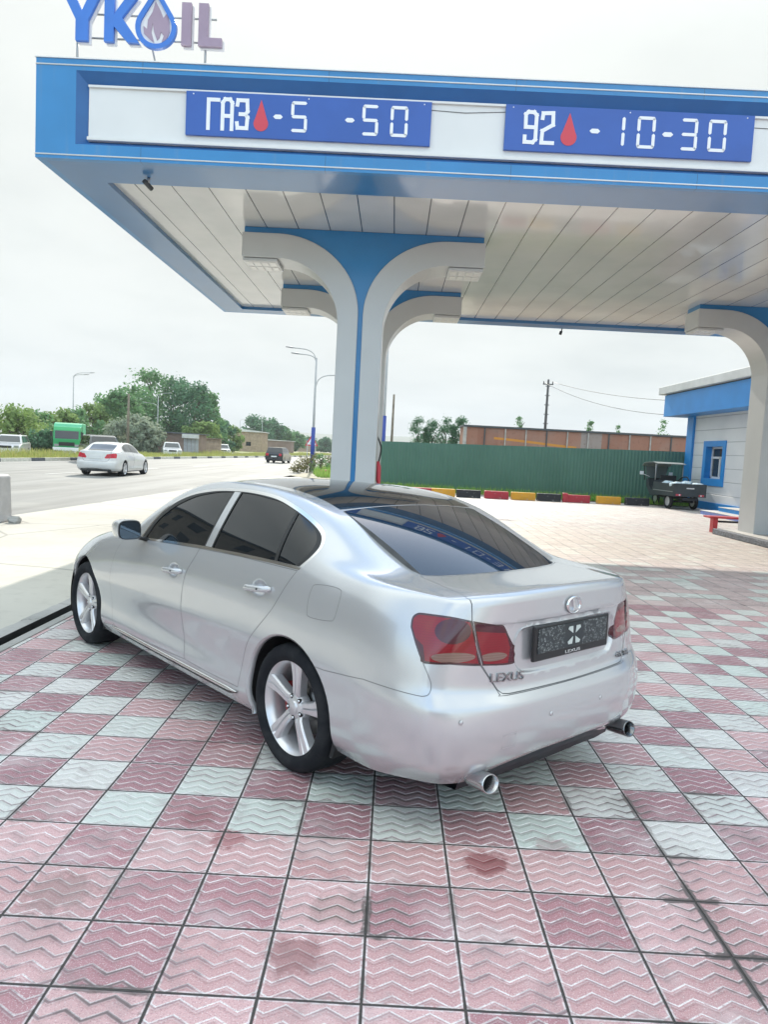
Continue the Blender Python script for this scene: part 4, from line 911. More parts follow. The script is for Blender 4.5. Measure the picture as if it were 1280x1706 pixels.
# mirrors
for s in (1,-1):
    b=MB(); prof=smooth_closed([(.893,1.01),(.902,1.082),(.945,1.100),(1.02,1.097),(1.050,1.070),(1.050,1.0),(1.025,.972),(.95,.968),(.905,.976)],5)
    V=[];F=[];n=len(prof); cy_,cz_=.975,1.035
    for xi,sc_ in ((1.775,1.0),(1.80,1.03),(1.86,.98),(1.92,.80),(1.95,.45),(1.957,.05)):
        for p in prof: V.append((xi,(cy_+(p[0]-cy_)*sc_)*s,cz_+(p[1]-cz_)*sc_-.0))
    for k in range(5):
        for i in range(n): F.append((k*n+i,k*n+(i+1)%n,(k+1)*n+(i+1)%n,(k+1)*n+i))
    b.add(V,F,True); b.prism([((cy_+(p[0]-cy_)*.995)*s,cz_+(p[1]-cz_)*.995) for p in prof],0,1.776,1.785)
    m=b.build('door_mirror',CM['paint'],car)
    b=MB(); b.prism([((cy_+(p[0]-cy_)*.95)*s,cz_+(p[1]-cz_)*.94) for p in prof],0,1.768,1.7755); b.build('mirror_surround',CM['rubber'],m)
    b=MB(); b.prism([((cy_+(p[0]-cy_)*.88)*s,cz_+(p[1]-cz_)*.86) for p in prof],0,1.764,1.7675); b.build('mirror_glass',Mat('mirror glass',(.10,.12,.14),.04,.9).m,m)
    b=MB(); b.tube([(1.84,.815*s,.955),(1.84,.86*s,.965),(1.84,.93*s,.99)],[.035,.026,.03],10,sy=.5); b.build('mirror_foot',CM['rubber'],m)
# number plate, emblem, badges
b=MB(); b.box(-1.062,-1.045,-.30,.30,.742,.903,.006); pf=b.build('number_plate_frame',Mat('plate frame black',(.012,.014,.016),.35).m,car)
def m_plate():
    a=Mat('showroom plate print',rough=.3); x,y,z=a.xyz(); v=a.voro(150,a.vec(x*0,y,z)); n=a.noise(220,detail=3); u=((y*1.0).ab()).gt(.075); k=(v.ss(.25,.5)*n.ss(.45,.6)*u); w_=a.noise(60).ss(.45,.62)
    a.col(a.mix(k*w_*.75,(.02,.03,.035),(.45,.50,.50))); return a.m
b=MB(); b.box(-1.0655,-1.0625,-.275,.275,.778,.892,.002); b.build('number_plate',m_plate(),pf)
M_PM=Mat('plate print pale',(.55,.62,.60),.4).m
for sy in (1,-1):
    for sz in (1,-1):
        b=MB(); b.prism([(.010*sy,.835+.008*sz),(.050*sy,.835+.030*sz),(.044*sy,.835+.042*sz),(.014*sy,.835+.042*sz)],0,-1.0675,-1.0658); b.build('plate_mark',M_PM,pf)
def wrap_text(body,size,y_start,y_end,z0,z1,nm,parent,depth=.004,off=0.0,flat=None,mat=None):
    me=text_mesh(body,size,depth,spacing=1.0); co=[v.co.copy() for v in me.vertices]; x0=min(c.x for c in co); x1=max(c.x for c in co); ya=min(c.y for c in co); yb=max(c.y for c in co)
    for v in me.vertices:
        u=(v.co.x-x0)/(x1-x0); yy=y_start+(y_end-y_start)*u; zc=z0+(z1-z0)*u+(v.co.y-(ya+yb)/2)
        if flat is not None: px=flat
        else:
            q,_=on_body(yy,zc,pr='rear'); px=q.x+off
        v.co=Vector((px-v.co.z-.0015,yy,zc))
    o=link(nm,me,mat or CM['chrome'],parent); return o
M_BADGE=Mat('badge chrome',(.36,.37,.38),.22,1.0).m
wrap_text('LEXUS',.054,.535,.345,.702,.692,'maker_badge',car,.005,mat=M_BADGE)
wrap_text('GS 300',.040,-.425,-.60,.668,.655,'model_badge',car,.005,mat=M_BADGE)
wrap_text('LEXUS',.020,.06,-.06,.759,.759,'frame_lettering',pf,.001,0,-1.0625,Mat('frame print',(.6,.6,.6),.5).m)
b=MB(); V=[];F=[];n=40; ex=-1.052
for i in range(n):
    a=2*math.pi*i/n
    for rr,dx in ((1.0,0),(.97,-.008),(.86,-.008),(.83,0)): V.append((ex+dx,.056*rr*math.cos(a)+.003,.974+.041*rr*math.sin(a)))
for i in range(n):
    for k in range(3): F.append((i*4+k,i*4+k+1,((i+1)%n)*4+k+1,((i+1)%n)*4+k))
b.add(V,F,True)
b.prism([(.022,.974+.030),(.010,.974+.034),(-.004,.974-.014),(-.036,.974-.018),(-.034,.974-.026),(.014,.974-.024),(.009,.974-.012)],0,ex-.008,ex+.0)
em=b.build('emblem',CM['chrome'],car)
b=MB(); b.prism([(.003+.046*math.cos(2*math.pi*i/28),.974+.034*math.sin(2*math.pi*i/28)) for i in range(28)],0,ex+.0005,ex+.004); b.build('emblem_face',CM['paint'],em)
# parking sensors, tow cap, high brake lamp
for yy,zz_ in ((.70,.537),(.20,.505),(-.20,.505),(-.70,.537)):
    q,nn=on_body(yy,zz_,pr='rear'); b=MB(); b.lathe([(0,-.0045),(.009,-.004),(.0115,-.001)],16,'x',(q.x,yy,zz_)); o=b.build('parking_sensor',CM['paint'],car)
b=MB(); pts=[]
for yy,zz_ in ((.50,.462),(.43,.462),(.43,.40),(.50,.40),(.50,.462)):
    q,_=on_body(yy,zz_,pr='rear'); pts.append((q.x-.0005,yy,zz_))
b.tube(pts,.0009,5); b.build('tow_cover',mottled('tow seam grey',(.30,.30,.31),.5,.05),car)  # thin grey seam line round the tow cover
# rear valance and exhausts
b=MB(); V=[];F=[];n=24
for i in range(n+1):
    y=-.60+1.2*i/n; e=1-abs(y)/.60; xx=-.985+.06*(abs(y)/.6)**2; zt_=.285-.05*(abs(y)/.6)**3; dp=.055+.02*min(1,e*4)
    V+=[(xx+.006,y,zt_+.012),(xx-.004,y,zt_-.006),(xx+.012,y,zt_-dp),(xx+.20,y,zt_-dp-.01)]
for i in range(n):
    for k in range(3): F.append((i*4+k,i*4+k+1,i*4+k+5,i*4+k+4))
b.add(V,F,True); b.build('rear_valance',Mat('valance plastic',(.022,.027,.034),.45).m,car)
for s in (1,-1):
    b=MB(); yy=.555*s; V=[];F=[];n=28; st=[(-.955,.046,.034,.250),(-.965,.052,.039,.252),(-.985,.056,.0415,.254),(-1.04,.058,.043,.257),(-1.072,.0585,.0435,.258),(-1.078,.057,.042,.258),(-1.074,.052,.037,.258),(-1.02,.050,.036,.257),(-.93,.048,.034,.253)]
    for x,a,c,zc in st:
        for i in range(n):
            t=2*math.pi*i/n; V.append((x+(.010*math.sin(t) if x<-1.04 else 0),yy+.02*s*(-x-.9)+.9*a*math.cos(t),zc+.9*c*math.sin(t)))
    for k in range(len(st)-1):
        for i in range(n): F.append((k*n+i,k*n+(i+1)%n,(k+1)*n+(i+1)%n,(k+1)*n+i))
    b.add(V,F,True)
    ex=b.build('exhaust_tip',Mat('brushed exhaust steel',(.52,.53,.54),.24,1.0).m if s>0 else Mat('dark chrome',(.20,.21,.22),.2,1.0).m,car,fix=True)
    b=MB(); b.tube([(-.95,yy+.02*s*.1,.253),(-1.02,yy+.02*s*.13,.257)],[.042,.044],20,sy=.70); b.build('exhaust_bore',CM['dark'],ex)
# ---------------------------------------------------------------- fence, wagons, poles behind the forecourt
def m_fence():
    a=Mat('green corrugated sheet',rough=.5); x,y,z=a.xyz(); f=a.noise(.8,detail=5); st=a.noise(1.0,a.vec(x*7,0.0,z*.25),detail=4)
    c=a.mix(f.ss(.3,.7),(.065,.160,.122),(.078,.182,.140)); c=a.mix(st.ss(.55,.75)*.35,c,(.09,.16,.14)); c=a.mix((1-z.ss(.0,.5))*st.ss(.35,.6)*.4,c,(.10,.11,.08)); a.col(c); return a.m
b=MB(); x0,y0,x1,y1=-1.0,33.75,13.0,31.55; L=math.hypot(x1-x0,y1-y0); dx,dy=(x1-x0)/L,(y1-y0)/L; n=int(L/.035); V=[]
for i in range(n+1):
    s_=i*L/n; o=(.0,.0,.012,.012)[i%4]; px,py=x0+dx*s_+dy*o,y0+dy*s_-dx*o; V+=[(px,py,.02),(px,py,2.06+.2*s_/L+.012*noise.noise(Vector((s_*.5,0,0))))]
b.add(V,[(2*i,2*i+2,2*i+3,2*i+1) for i in range(n)])
fn=empty('green_fence',((x0+x1)/2,(y0+y1)/2,0),0,'long green corrugated sheet fence behind the painted kerb blocks','fence'); at0(b.build('fence_sheet',m_fence(),fix=False),fn)
for k in range(6):
    b=MB(); s_=.4+k*2.6; b.box(x0+dx*s_-.03,x0+dx*s_+.03,y0+dy*s_+.03,y0+dy*s_+.09,0,2.0); at0(b.build('post',M_METAL),fn)
def m_block(n,c): 
    a=Mat(n,rough=.6); f=a.noise(9,detail=5); x,y,z=a.xyz(); a.col(a.mix(f.ss(.58,.72)*.8,a.mix(a.noise(2).ss(.3,.7),c,tuple(v*.8 for v in c)),(.42,.40,.37))); return a.m
KB={'red':m_block('kerb red',(.46,.035,.055)),'yellow':m_block('kerb yellow',(.72,.36,.03)),'black':m_block('kerb black',(.022,.025,.032))}
blk=[('red',674,715,812,823),('yellow',718,760,814,826),('black',767,806,816,828),('red',820,858,818,831),('yellow',868,908,820,833),('black',913,959,822,835),('red',966,1012,823,837),('yellow',1021,1063,826,839),('black',1068,1112,828,841)]

nm={'red':['leftmost red kerb block, half hidden by the saloon roof','red kerb block between a black and a yellow one mid row','red kerb block with a broken end, nearest the cargo tricycle'],'yellow':['yellow kerb block nearest the saloon roof','yellow kerb block in the middle of the row in front of the green fence','yellow kerb block farthest right, next to the cargo tricycle'],'black':['black kerb block between the first yellow one and a red one','long black kerb block in the middle right of the row','black kerb block beside the front wheel of the cargo tricycle']}
cnt={'red':0,'yellow':0,'black':0}
xs=[1.05,1.98,2.98,4.08,5.14,6.17,7.32,8.57,9.72]; 
for i,(c,a_,b_,t_,u_) in enumerate(blk):
    xa=xs[i]-.47; yy=28.55+.10*i-(.0 if i else 0)+.02*(i%2); h=.30
    m=MB(); m.box(-.47,.47,-.11,.11,0,h,.02); o=m.build('kerb_block',KB[c]); o.location=(xs[i],yy,0); o.rotation_euler=(0,0,R(2+1.5*(i%3)-1)); tag(o,nm[c][cnt[c]],'kerb block','painted kerb blocks in front of the fence'); cnt[c]+=1
m=MB(); m.box(-.09,.09,-.11,.11,0,.36,.02); o=m.build('kerb_piece',KB['red']); o.location=(6.80,29.05,0); tag(o,'small upright red stump beside the broken red kerb block','kerb stump')
m=MB(); m.box(-.25,.25,-.12,.12,0,.30,.02); o=m.build('kerb_block',KB['red']); o.location=(-4.06,44,0.03); tag(o,'short dark red kerb block on the verge left of the nearest column','kerb block')
# long brown freight wagons
def m_wagon():
    a=Mat('weathered brown wagon panels',rough=.7); x,y,z=a.xyz(); f=a.noise(.6,detail=6); g=a.noise(5,detail=5); p=a.white(a.vec((x/1.25).fl(),0.0,0.0))
    c=a.mix(p,(.30,.13,.085),(.38,.19,.13)); c=a.mix(f.ss(.45,.7)*.5,c,(.33,.24,.20)); c=a.mix(p.gt(.8)*.7,c,(.30,.29,.28)); c=a.mix(g.ss(.55,.7)*.4,c,(.14,.08,.06))
    q=((z-2.55-(x-7).ab()*.0)-(x*.35).m('SINE')*.22).ab(); c=a.mix(q.lt(.07)*x.gt(6.0)*x.lt(11.0)*f.ss(.3,.5)*.9,c,(.62,.26,.03)); a.col(c); return a.m
wg=empty('freight_wagon',(13,46,0),0,'long brown panelled wagon body with pale posts rising behind the green fence','wagon')
WX,WZ=4.17,3.44
b=MB(); b.box(WX,WX+22,45,47.6,.6,WZ-.1); at0(b.build('wagon_side',m_wagon()),wg)
b=MB(); b.box(WX-.06,WX+22.05,44.9,47.7,WZ-.09,WZ+.02); at0(b.build('wagon_roof',M_DGREY),wg)
for k in range(18):
    b=MB(); x_=WX+k*1.25; b.box(x_-.035,x_+.035,44.93,44.998,.6,WZ-.1) if k else b.box(x_-.05,x_+.16,44.93,44.998,.6,WZ-.1); at0(b.build('wagon_post',mottled('weathered pale steel',(.42,.39,.36),.7,.2,3) if k==0 else bpy.data.materials['weathered pale steel'] if not k%3==1 else M_DGREY),wg)
# poles and overhead wires
M_WOOD=mottled('weathered pole',(.20,.17,.13),.85,.25,4); M_POLE=mottled('grey painted pole',(.42,.43,.44),.5,.08,2)
def pole(name,x,y,h,r,mat,label,cat='pole',group=None,extra=None):
    t=empty(name,(x,y,0),0,label,cat,group); b=MB(); b.tube([(0,0,0),(0,0,h*.5),(0,0,h)],[r,r*.85,r*.65],8); b.build('pole',mat,t)
    if extra: extra(t,h)
    return t
def ins(t,h):
    b=MB(); b.box(-.35,.35,-.03,.03,h-.35,h-.28); b.tube([(-.3,0,h-.28),(-.3,0,h-.12)],.03,6); b.tube([(.3,0,h-.28),(.3,0,h-.12)],.03,6); b.build('crossarm',M_DGREY,t)
p1=pole('utility_pole',10.05,50,6.93,.11,mottled('dark lattice steel',(.07,.07,.07),.7,.3,12),'tall dark utility pole behind the brown wagon holding two wires','pole',None,ins)
for k in range(9):
    b=MB(); z_=1.5+k*.62; b.box(-.16,.16,-.02,.02,z_,z_+.05); b.build('step_bar',M_DGREY,p1)
pole('utility_pole',-0.17,44,4.97,.09,M_WOOD,'thin bare wooden pole just right of the nearest canopy column')
pole('utility_pole',-25.26,70,5.75,.15,M_WOOD,'plain grey pole without lamps standing before the tallest trees')
def wire(label,p,q,sag,r=.018):
    pts=[tuple(Vector(p).lerp(Vector(q),i/14)-Vector((0,0,sag*4*(i/14)*(1-i/14)))) for i in range(15)]; b=MB(); b.tube(pts,r,4); tag(b.build('overhead_wire',M_DGREY),label,'wire','wires running right from the dark utility pole')
wire('upper wire running from the dark utility pole to the station building',(10.05+.3,50,6.77),(13.91,36,4.76),.25,.014)
wire('lower wire running from the dark utility pole to the station building',(10.05-.3,50,6.73),(13.91,36,4.07),.5,.014)
M_LAMP=Mat('lamp head grey',(.30,.31,.33),.5).m; M_PBLUE=Mat('post sleeve blue',(.02,.055,.30),.45).m
def lamp_post(x,y,h,label,arms,blue=0.0,r=.085):
    t=empty('street_lamp',(x,y,0),0,label,'street lamp','street lamps along the road'); b=MB(); b.tube([(0,0,0),(0,0,h*.5),(0,0,h)],[r,r*.85,r*.6],8); b.build('pole',M_POLE,t)
    if blue: b=MB(); b.tube([(0,0,.02),(0,0,blue)],r+.045,10); b.build('pole_sleeve',M_PBLUE,t)
    for (dx_,dz,zb_) in arms:
        b=MB(); pts=smooth_open([(0,0,zb_),(dx_*.12,0,zb_+dz*.62),(dx_*.45,0,zb_+dz*.92),(dx_,0,zb_+dz)],5); b.tube(pts,.035,6); a=b.build('arm',M_POLE,t)
        b=MB(); s=1 if dx_>0 else -1; b.tube([(dx_-.05*s,0,zb_+dz),(dx_+.25*s,0,zb_+dz+.03),(dx_+.62*s,0,zb_+dz+.06)],[.05,.11,.07],8,sy=.5); h_=b.build('lamp_head',M_LAMP,a)
    return t
Y=52; q=7.82
lamp_post(-5.72,Y,q,'tall street lamp with a blue foot and curved arms left of the nearest column',[(-1.55,.95,q-.35),(-1.15,.55,q-.35),(1.5,1.1,5.59)],3.01,.10)
Y=36; lamp_post(-0.56,Y,9.2,'street lamp with a bright blue foot right beside the nearest column',[(-1.6,.8,8.9),(1.6,.8,8.9)],3.32,.07)
lamp_post(-38.36,88,8.58,'double headed street lamp standing behind the green truck',[(1.9,.7,8.30),(1.2,.45,8.30)])
lamp_post(-32.09,100,7.38,'street lamp with two spread arms in front of the tallest trees',[(-1.5,.8,5.62),(1.2,.6,7.22)])
lamp_post(-33.64,135,7.28,'street lamp with two arms at the right edge of the tallest trees',[(-2.0,.9,5.54),(1.2,.8,6.85)])
lamp_post(-35.58,170,6.62,'distant street lamp by the pale roofed house',[(1.0,.5,6.62)])
lamp_post(-33.15,185,7.35,'distant street lamp above the black hatchback',[(1.0,.5,7.35)])
lamp_post(-34.33,215,7.79,'farthest street lamp, right of the black hatchback',[(-1.0,.5,7.79)])
# warning sign
t=empty('warning_sign',(-6.48,58,0),0,'red bordered triangular warning sign behind the blue lamp foot','road sign'); X0=0
for s in (-.32,.32): b=MB(); b.tube([(s,0,0),(s,0,2.0)],.035,6); b.build('sign_leg',M_POLE,t)
b=MB(); b.prism([(-.52,1.72),(.52,1.72),(0,2.62)],1,-.02,.02); b.build('sign_border',M_RED,t); b=MB(); b.prism([(-.34,1.82),(.34,1.82),(0,2.40)],1,-.03,-.021); b.build('sign_face',M_SIGNW,t); b=MB(); b.tube([(-.1,-.035,1.95),(.12,-.035,1.9),(0,-.035,2.15)],.03,5); b.build('sign_symbol',M_DARK,t)
# ---------------------------------------------------------------- station building on the right
def m_siding():
    a=Mat('pale siding',rough=.5); x,y,z=a.xyz(); q=((z-.12)/.50).fr(); g=q.mn(1-q); r_=(((y+.3)/3.2).fr()); gg=r_.mn(1-r_)*6.4; j=(1-g.ss(.012,.03)); c=a.mix(a.noise(.8,detail=4).ss(.3,.7),(.68,.69,.70),(.74,.745,.75)); c=a.mix(j*.75,c,(.26,.27,.28)); a.col(c); a.bump((1-j),.01,.7); return a.m
M_BB=mottled('building blue trim',(.018,.24,.62),.4,.06,1.5); M_SID=m_siding(); M_CAP=mottled('parapet cap',(.55,.56,.55),.6,.08,2)
bd=empty('station_building',(16,24,0),0,'station building with pale siding, blue fascia and blue framed window','building')
BW=12.4; Y1=30.9; Y0=12.0
b=MB(); b.box(BW,24,Y0,27.87,.30,4.0); b.box(BW,24,29.84,Y1,.30,4.0); b.box(BW,24,27.87,29.84,.30,.94); b.box(BW,24,27.87,29.84,2.68,4.0); b.box(BW+.5,24,27.87,29.84,.94,2.68); at0(b.build('wall',M_SID),bd)
b=MB(); b.box(BW-.05,24.05,Y0-.05,Y1+.05,0,.298); at0(b.build('plinth',M_BB),bd)
b=MB(); b.box(11.55,24,Y0-.8,32.3,3.72,4.62); at0(b.build('fascia',M_BB),bd)
b=MB(); b.box(11.38,24,Y0-1,32.65,4.66,4.98,.02); at0(b.build('parapet_cap',M_CAP),bd); b=MB(); b.box(11.58,24,Y0-.7,32.2,4.62,4.66); at0(b.build('shadow_gap',M_DARK),bd)
b=MB(); b.box(12.0,13.2,29.6,30.4,4.985,5.14,.02); at0(b.build('roof_hatch',M_CAP),bd)
b=MB(); b.box(BW-.10,BW+.25,Y1,Y1+.62,0,3.72); at0(b.build('corner_pillar',M_BB),bd)
b=MB(); b.box(BW-.035,BW-.0,26.10,26.22,.3,2.66); at0(b.build('door_frame',M_BB),bd)
wy0,wy1,wz0,wz1=28.12,29.58,1.22,2.46
wf=None; b=MB(); b.box(BW-.04,BW+.30,27.87,28.12,.94,2.68); b.box(BW-.04,BW+.30,29.58,29.84,.94,2.68); b.box(BW-.04,BW+.30,28.12,29.58,.94,1.22); b.box(BW-.04,BW+.30,28.12,29.58,2.46,2.68); wf=at0(b.build('window_frame',M_BB),bd)
b=MB(); M_PVC=Mat('white window plastic',(.72,.73,.74),.35).m
b.box(BW+.20,BW+.28,wy0,wy0+.09,wz0,wz1); b.box(BW+.20,BW+.28,wy1-.09,wy1,wz0,wz1); b.box(BW+.20,BW+.28,wy0,wy1,wz1-.08,wz1+.001); b.box(BW+.20,BW+.28,wy0,wy1,wz0-.001,wz0+.08); b.box(BW+.19,BW+.279,wy0,wy1,wz1-.46,wz1-.38); b.box(BW+.19,BW+.2795,28.72,28.84,wz0,wz1-.4)
b.build('sash',M_PVC,None).parent=wf; b=MB(); b.box(BW+.24,BW+.25,wy0+.05,wy1-.05,wz0+.05,wz1-.05); b.build('pane',m_glass('window pane',(.03,.045,.05),1.5),None).parent=wf
st=empty('entrance_steps',(11.6,25.0,0),0,'blue and white entrance steps in front of the station building','steps')
for k,(w_,z_) in enumerate(((1.5,.15),(1.0,.30))):
    b=MB(); b.box(BW-w_,BW-.06,22.5,26.1-.3*k,z_-.15,z_-.02); at0(b.build('riser',M_BB if k else mottled('step violet blue',(.20,.26,.55),.6,.1,5)),st); b=MB(); b.box(BW-w_-.02,BW-.06,22.5,26.12-.3*k,z_-.0195,z_,.006); at0(b.build('tread',M_PAVE),st)
# bench
bn=empty('red_bench',(9.1,18.95,0),0,'low red metal bench standing behind the right canopy column','bench'); M_BR=mottled('bench red',(.50,.04,.05),.5,.15,9)
b=MB(); b.box(8.08,10.1,18.75,19.15,.37,.42,.008); at0(b.build('seat',M_BR),bn)
for x_ in (8.28,9.9):
    b=MB(); b.box(x_-.06,x_+.06,18.85,19.05,0,.369,.008); at0(b.build('leg',M_BR),bn)
b=MB(); b.box(8.3,9.9,18.93,18.97,.26,.31); at0(b.build('brace',M_DARK),bn)
# fuel dispenser between the two near columns
fd=empty('fuel_dispenser',(-.72,15.45,.155),0,'fuel dispenser hidden behind the nearest column with its red nozzle showing','fuel pump')
b=MB(); b.box(-1.05,-.40,15.15,15.75,.156,1.95,.03); at0(b.build('cabinet',M_WHITEP),fd)
b=MB(); b.box(-1.0,-.45,15.13,15.149,1.2,1.75); at0(b.build('display',M_DARK),fd)
b=MB(); b.box(-.399,-.35,15.22,15.68,.8,1.3,.01); at0(b.build('nozzle_holder',M_DARK),fd)
for k,yy in enumerate((15.32,15.56)):
    b=MB(); b.tube([(-.33,yy,1.42),(-.31,yy,1.30),(-.30,yy,1.05),(-.27,yy+.02,.86)],[.035,.055,.05,.018],8); nz=at0(b.build('nozzle',M_RED),fd)
    b=MB(); b.tube(smooth_open([(-.31,yy,1.40),(-.27,yy,1.7),(-.36,yy,1.93)],5),.016,6); h=b.build('hose',M_DARK,None); h.parent=fd; h.matrix_parent_inverse=fd.matrix_basis.inverted()
# ---------------------------------------------------------------- cargo tricycle
tk=empty('cargo_tricycle',(11.05,28.75,0),R(96),'dark three wheeled cargo tricycle with a canopy parked beside the station building','tricycle')
M_TK=mottled('dark grey green steel',(.045,.055,.06),.5,.15,4); M_TW=CM['tyre']; M_BAG=mottled('pale bags',(.55,.66,.70),.7,.25,12)
# local frame: x forward, y left
b=MB(); b.box(-.95,.75,-.62,.62,.52,.56); b.box(-.98,-.94,-.64,.64,.50,.99,.008); b.box(-.94,.75,.60,.64,.50,.97); b.box(-.94,.75,-.64,-.60,.50,.97); b.box(.73,.77,-.6,.6,.5,1.05); b.build('cargo_box',M_TK,tk)
for s in (1,-1):
    b=MB(); b.box(-.9,.7,.641*s if s>0 else -.655,.655 if s>0 else -.641,.66,.69); b.build('side_rail',M_METAL,tk)
b=MB(); b.box(-.995,-.981,-.15,.15,.80,.845); b.build('tail_plate',M_PANEL,tk)
for s in (1,-1):
    b=MB(); y_=.45*s; b.box(-1.0,-.981,y_-.10,y_+.10,.53,.60,.004); l=b.build('tail_light',M_RED,tk); b=MB(); b.box(-1.004,-1.0005,y_-.03-.03*s,y_+.02-.03*s,.54,.59); b.build('reverse_lens',M_SIGNW,None).parent=l
def small_wheel(par,x,y,r,w_):
    o=bpy.data.objects.new('wheel',None); COL.objects.link(o); o.parent=par; o.location=(x,y,r)
    b=MB(); b.lathe([(r*.62,-w_*.4),(r*.8,-w_*.5),(r*.97,-w_*.35),(r,0),(r*.97,w_*.35),(r*.8,w_*.5),(r*.62,w_*.4)],28,'y'); b.build('tyre',CM['tyre'],o)
    b=MB(); b.lathe([(0,w_*.3),(r*.15,w_*.3),(r*.3,w_*.1),(r*.5,w_*.1),(r*.64,w_*.4),(r*.66,0),(r*.64,-w_*.4),(r*.5,-w_*.1),(0,-w_*.3)],20,'y'); b.build('rim',CM['alloy'],o)
for s in (1,-1): small_wheel(tk,-.35,.50*s,.29,.13)
small_wheel(tk,1.75,0,.27,.10)
b=MB(); b.box(-1.0,-.5,-.30,.30,.36,.46); b.tube([(-.35,-.48,.29),(-.35,.48,.29)],.04,8); b.box(-.4,1.1,-.22,.22,.38,.48); b.build('chassis',M_DARK,tk)
b=MB(); b.prism([(.80,.45),(1.25,.42),(1.55,.40),(1.95,.75),(2.0,1.05),(1.82,1.10),(1.70,.80),(1.45,.62),(1.35,.80),(.82,.80)],1,-.36,.36); b.build('front_fairing',M_TK,tk)
b=MB(); b.box(.82,1.32,-.33,.33,.80,.90,.03); b.box(.80,.86,-.33,.33,.9,1.25,.02); b.build('seat',M_DARK,tk)
b=MB(); b.prism([(.62,1.715),(1.0,1.77),(1.75,1.73),(1.98,1.60),(1.97,1.58),(1.74,1.705),(1.0,1.745),(.62,1.69)],1,-.60,.60); b.build('roof',mottled('canopy roof pale',(.22,.24,.23),.5,.1,3),tk)
for s in (1,-1):
    b=MB(); b.tube([(.78,.56*s,.97),(.78,.56*s,1.74)],.022,6); b.build('roof_post',M_METAL,tk)
    b=MB(); b.tube([(1.97,.50*s,1.60),(2.0,.42*s,1.0)],.022,6); b.build('front_post',M_DARK,tk)
    b=MB(); b.tube([(1.85,.3*s,1.15),(1.88,.66*s,1.28)],.012,6); b.box(1.84,1.87,.62*s-.06,.62*s+.10,1.22,1.36,.01); b.build('mirror',M_SIGNW,tk)
b=MB(); b.tube([(1.72,-.34,1.06),(1.80,-.1,1.10),(1.80,.1,1.10),(1.72,.34,1.06)],.016,6); b.tube([(1.8,0,1.1),(1.76,0,.6)],.03,6); b.build('handlebar',M_DARK,tk)
b=MB(); b.add([(1.86,-.42,1.12),(1.86,.42,1.12),(1.94,.46,1.58),(1.94,-.46,1.58)],[(0,1,2,3)]); b.build('windshield',Mat('hazy plastic screen',(.13,.16,.16),.2).m,tk)
b=MB(); b.tube(smooth_open([(.55,-.2,.97),(.35,-.3,1.18),(.0,-.34,1.22),(-.15,-.36,1.08)],5),.022,6); b.build('loading_hoop',M_DARK,tk)
rg=random.Random(11); lb=['pale sack at the back left of the tricycle load','pale blue sack near the middle of the tricycle load','white sack under the hoop of the tricycle load','pale sack at the back right of the tricycle load','pale sack behind the tricycle seat']
for k,(xx,yy,zz_) in enumerate(((-.7,.4,.93),(-.55,.0,.94),(-.2,-.25,.97),(-.72,-.42,.92),(.3,.25,.93))):
    bm_=bmesh.new(); bmesh.ops.create_icosphere(bm_,subdivisions=3,radius=1)
    for v in bm_.verts: v.co=Vector((v.co.x*.26,v.co.y*.22,v.co.z*.12))*(1+.25*noise.noise(v.co*1.7+Vector((k*3,0,0))))
    me=bpy.data.meshes.new('sack'); bm_.to_mesh(me); bm_.free(); me.polygons.foreach_set('use_smooth',[True]*len(me.polygons)); o=link('sack',me,M_BAG); c,s=math.cos(R(96)),math.sin(R(96)); o.location=(11.05+xx*c-yy*s,28.75+xx*s+yy*c,zz_); tag(o,lb[k],'sack','sacks loaded on the cargo tricycle')
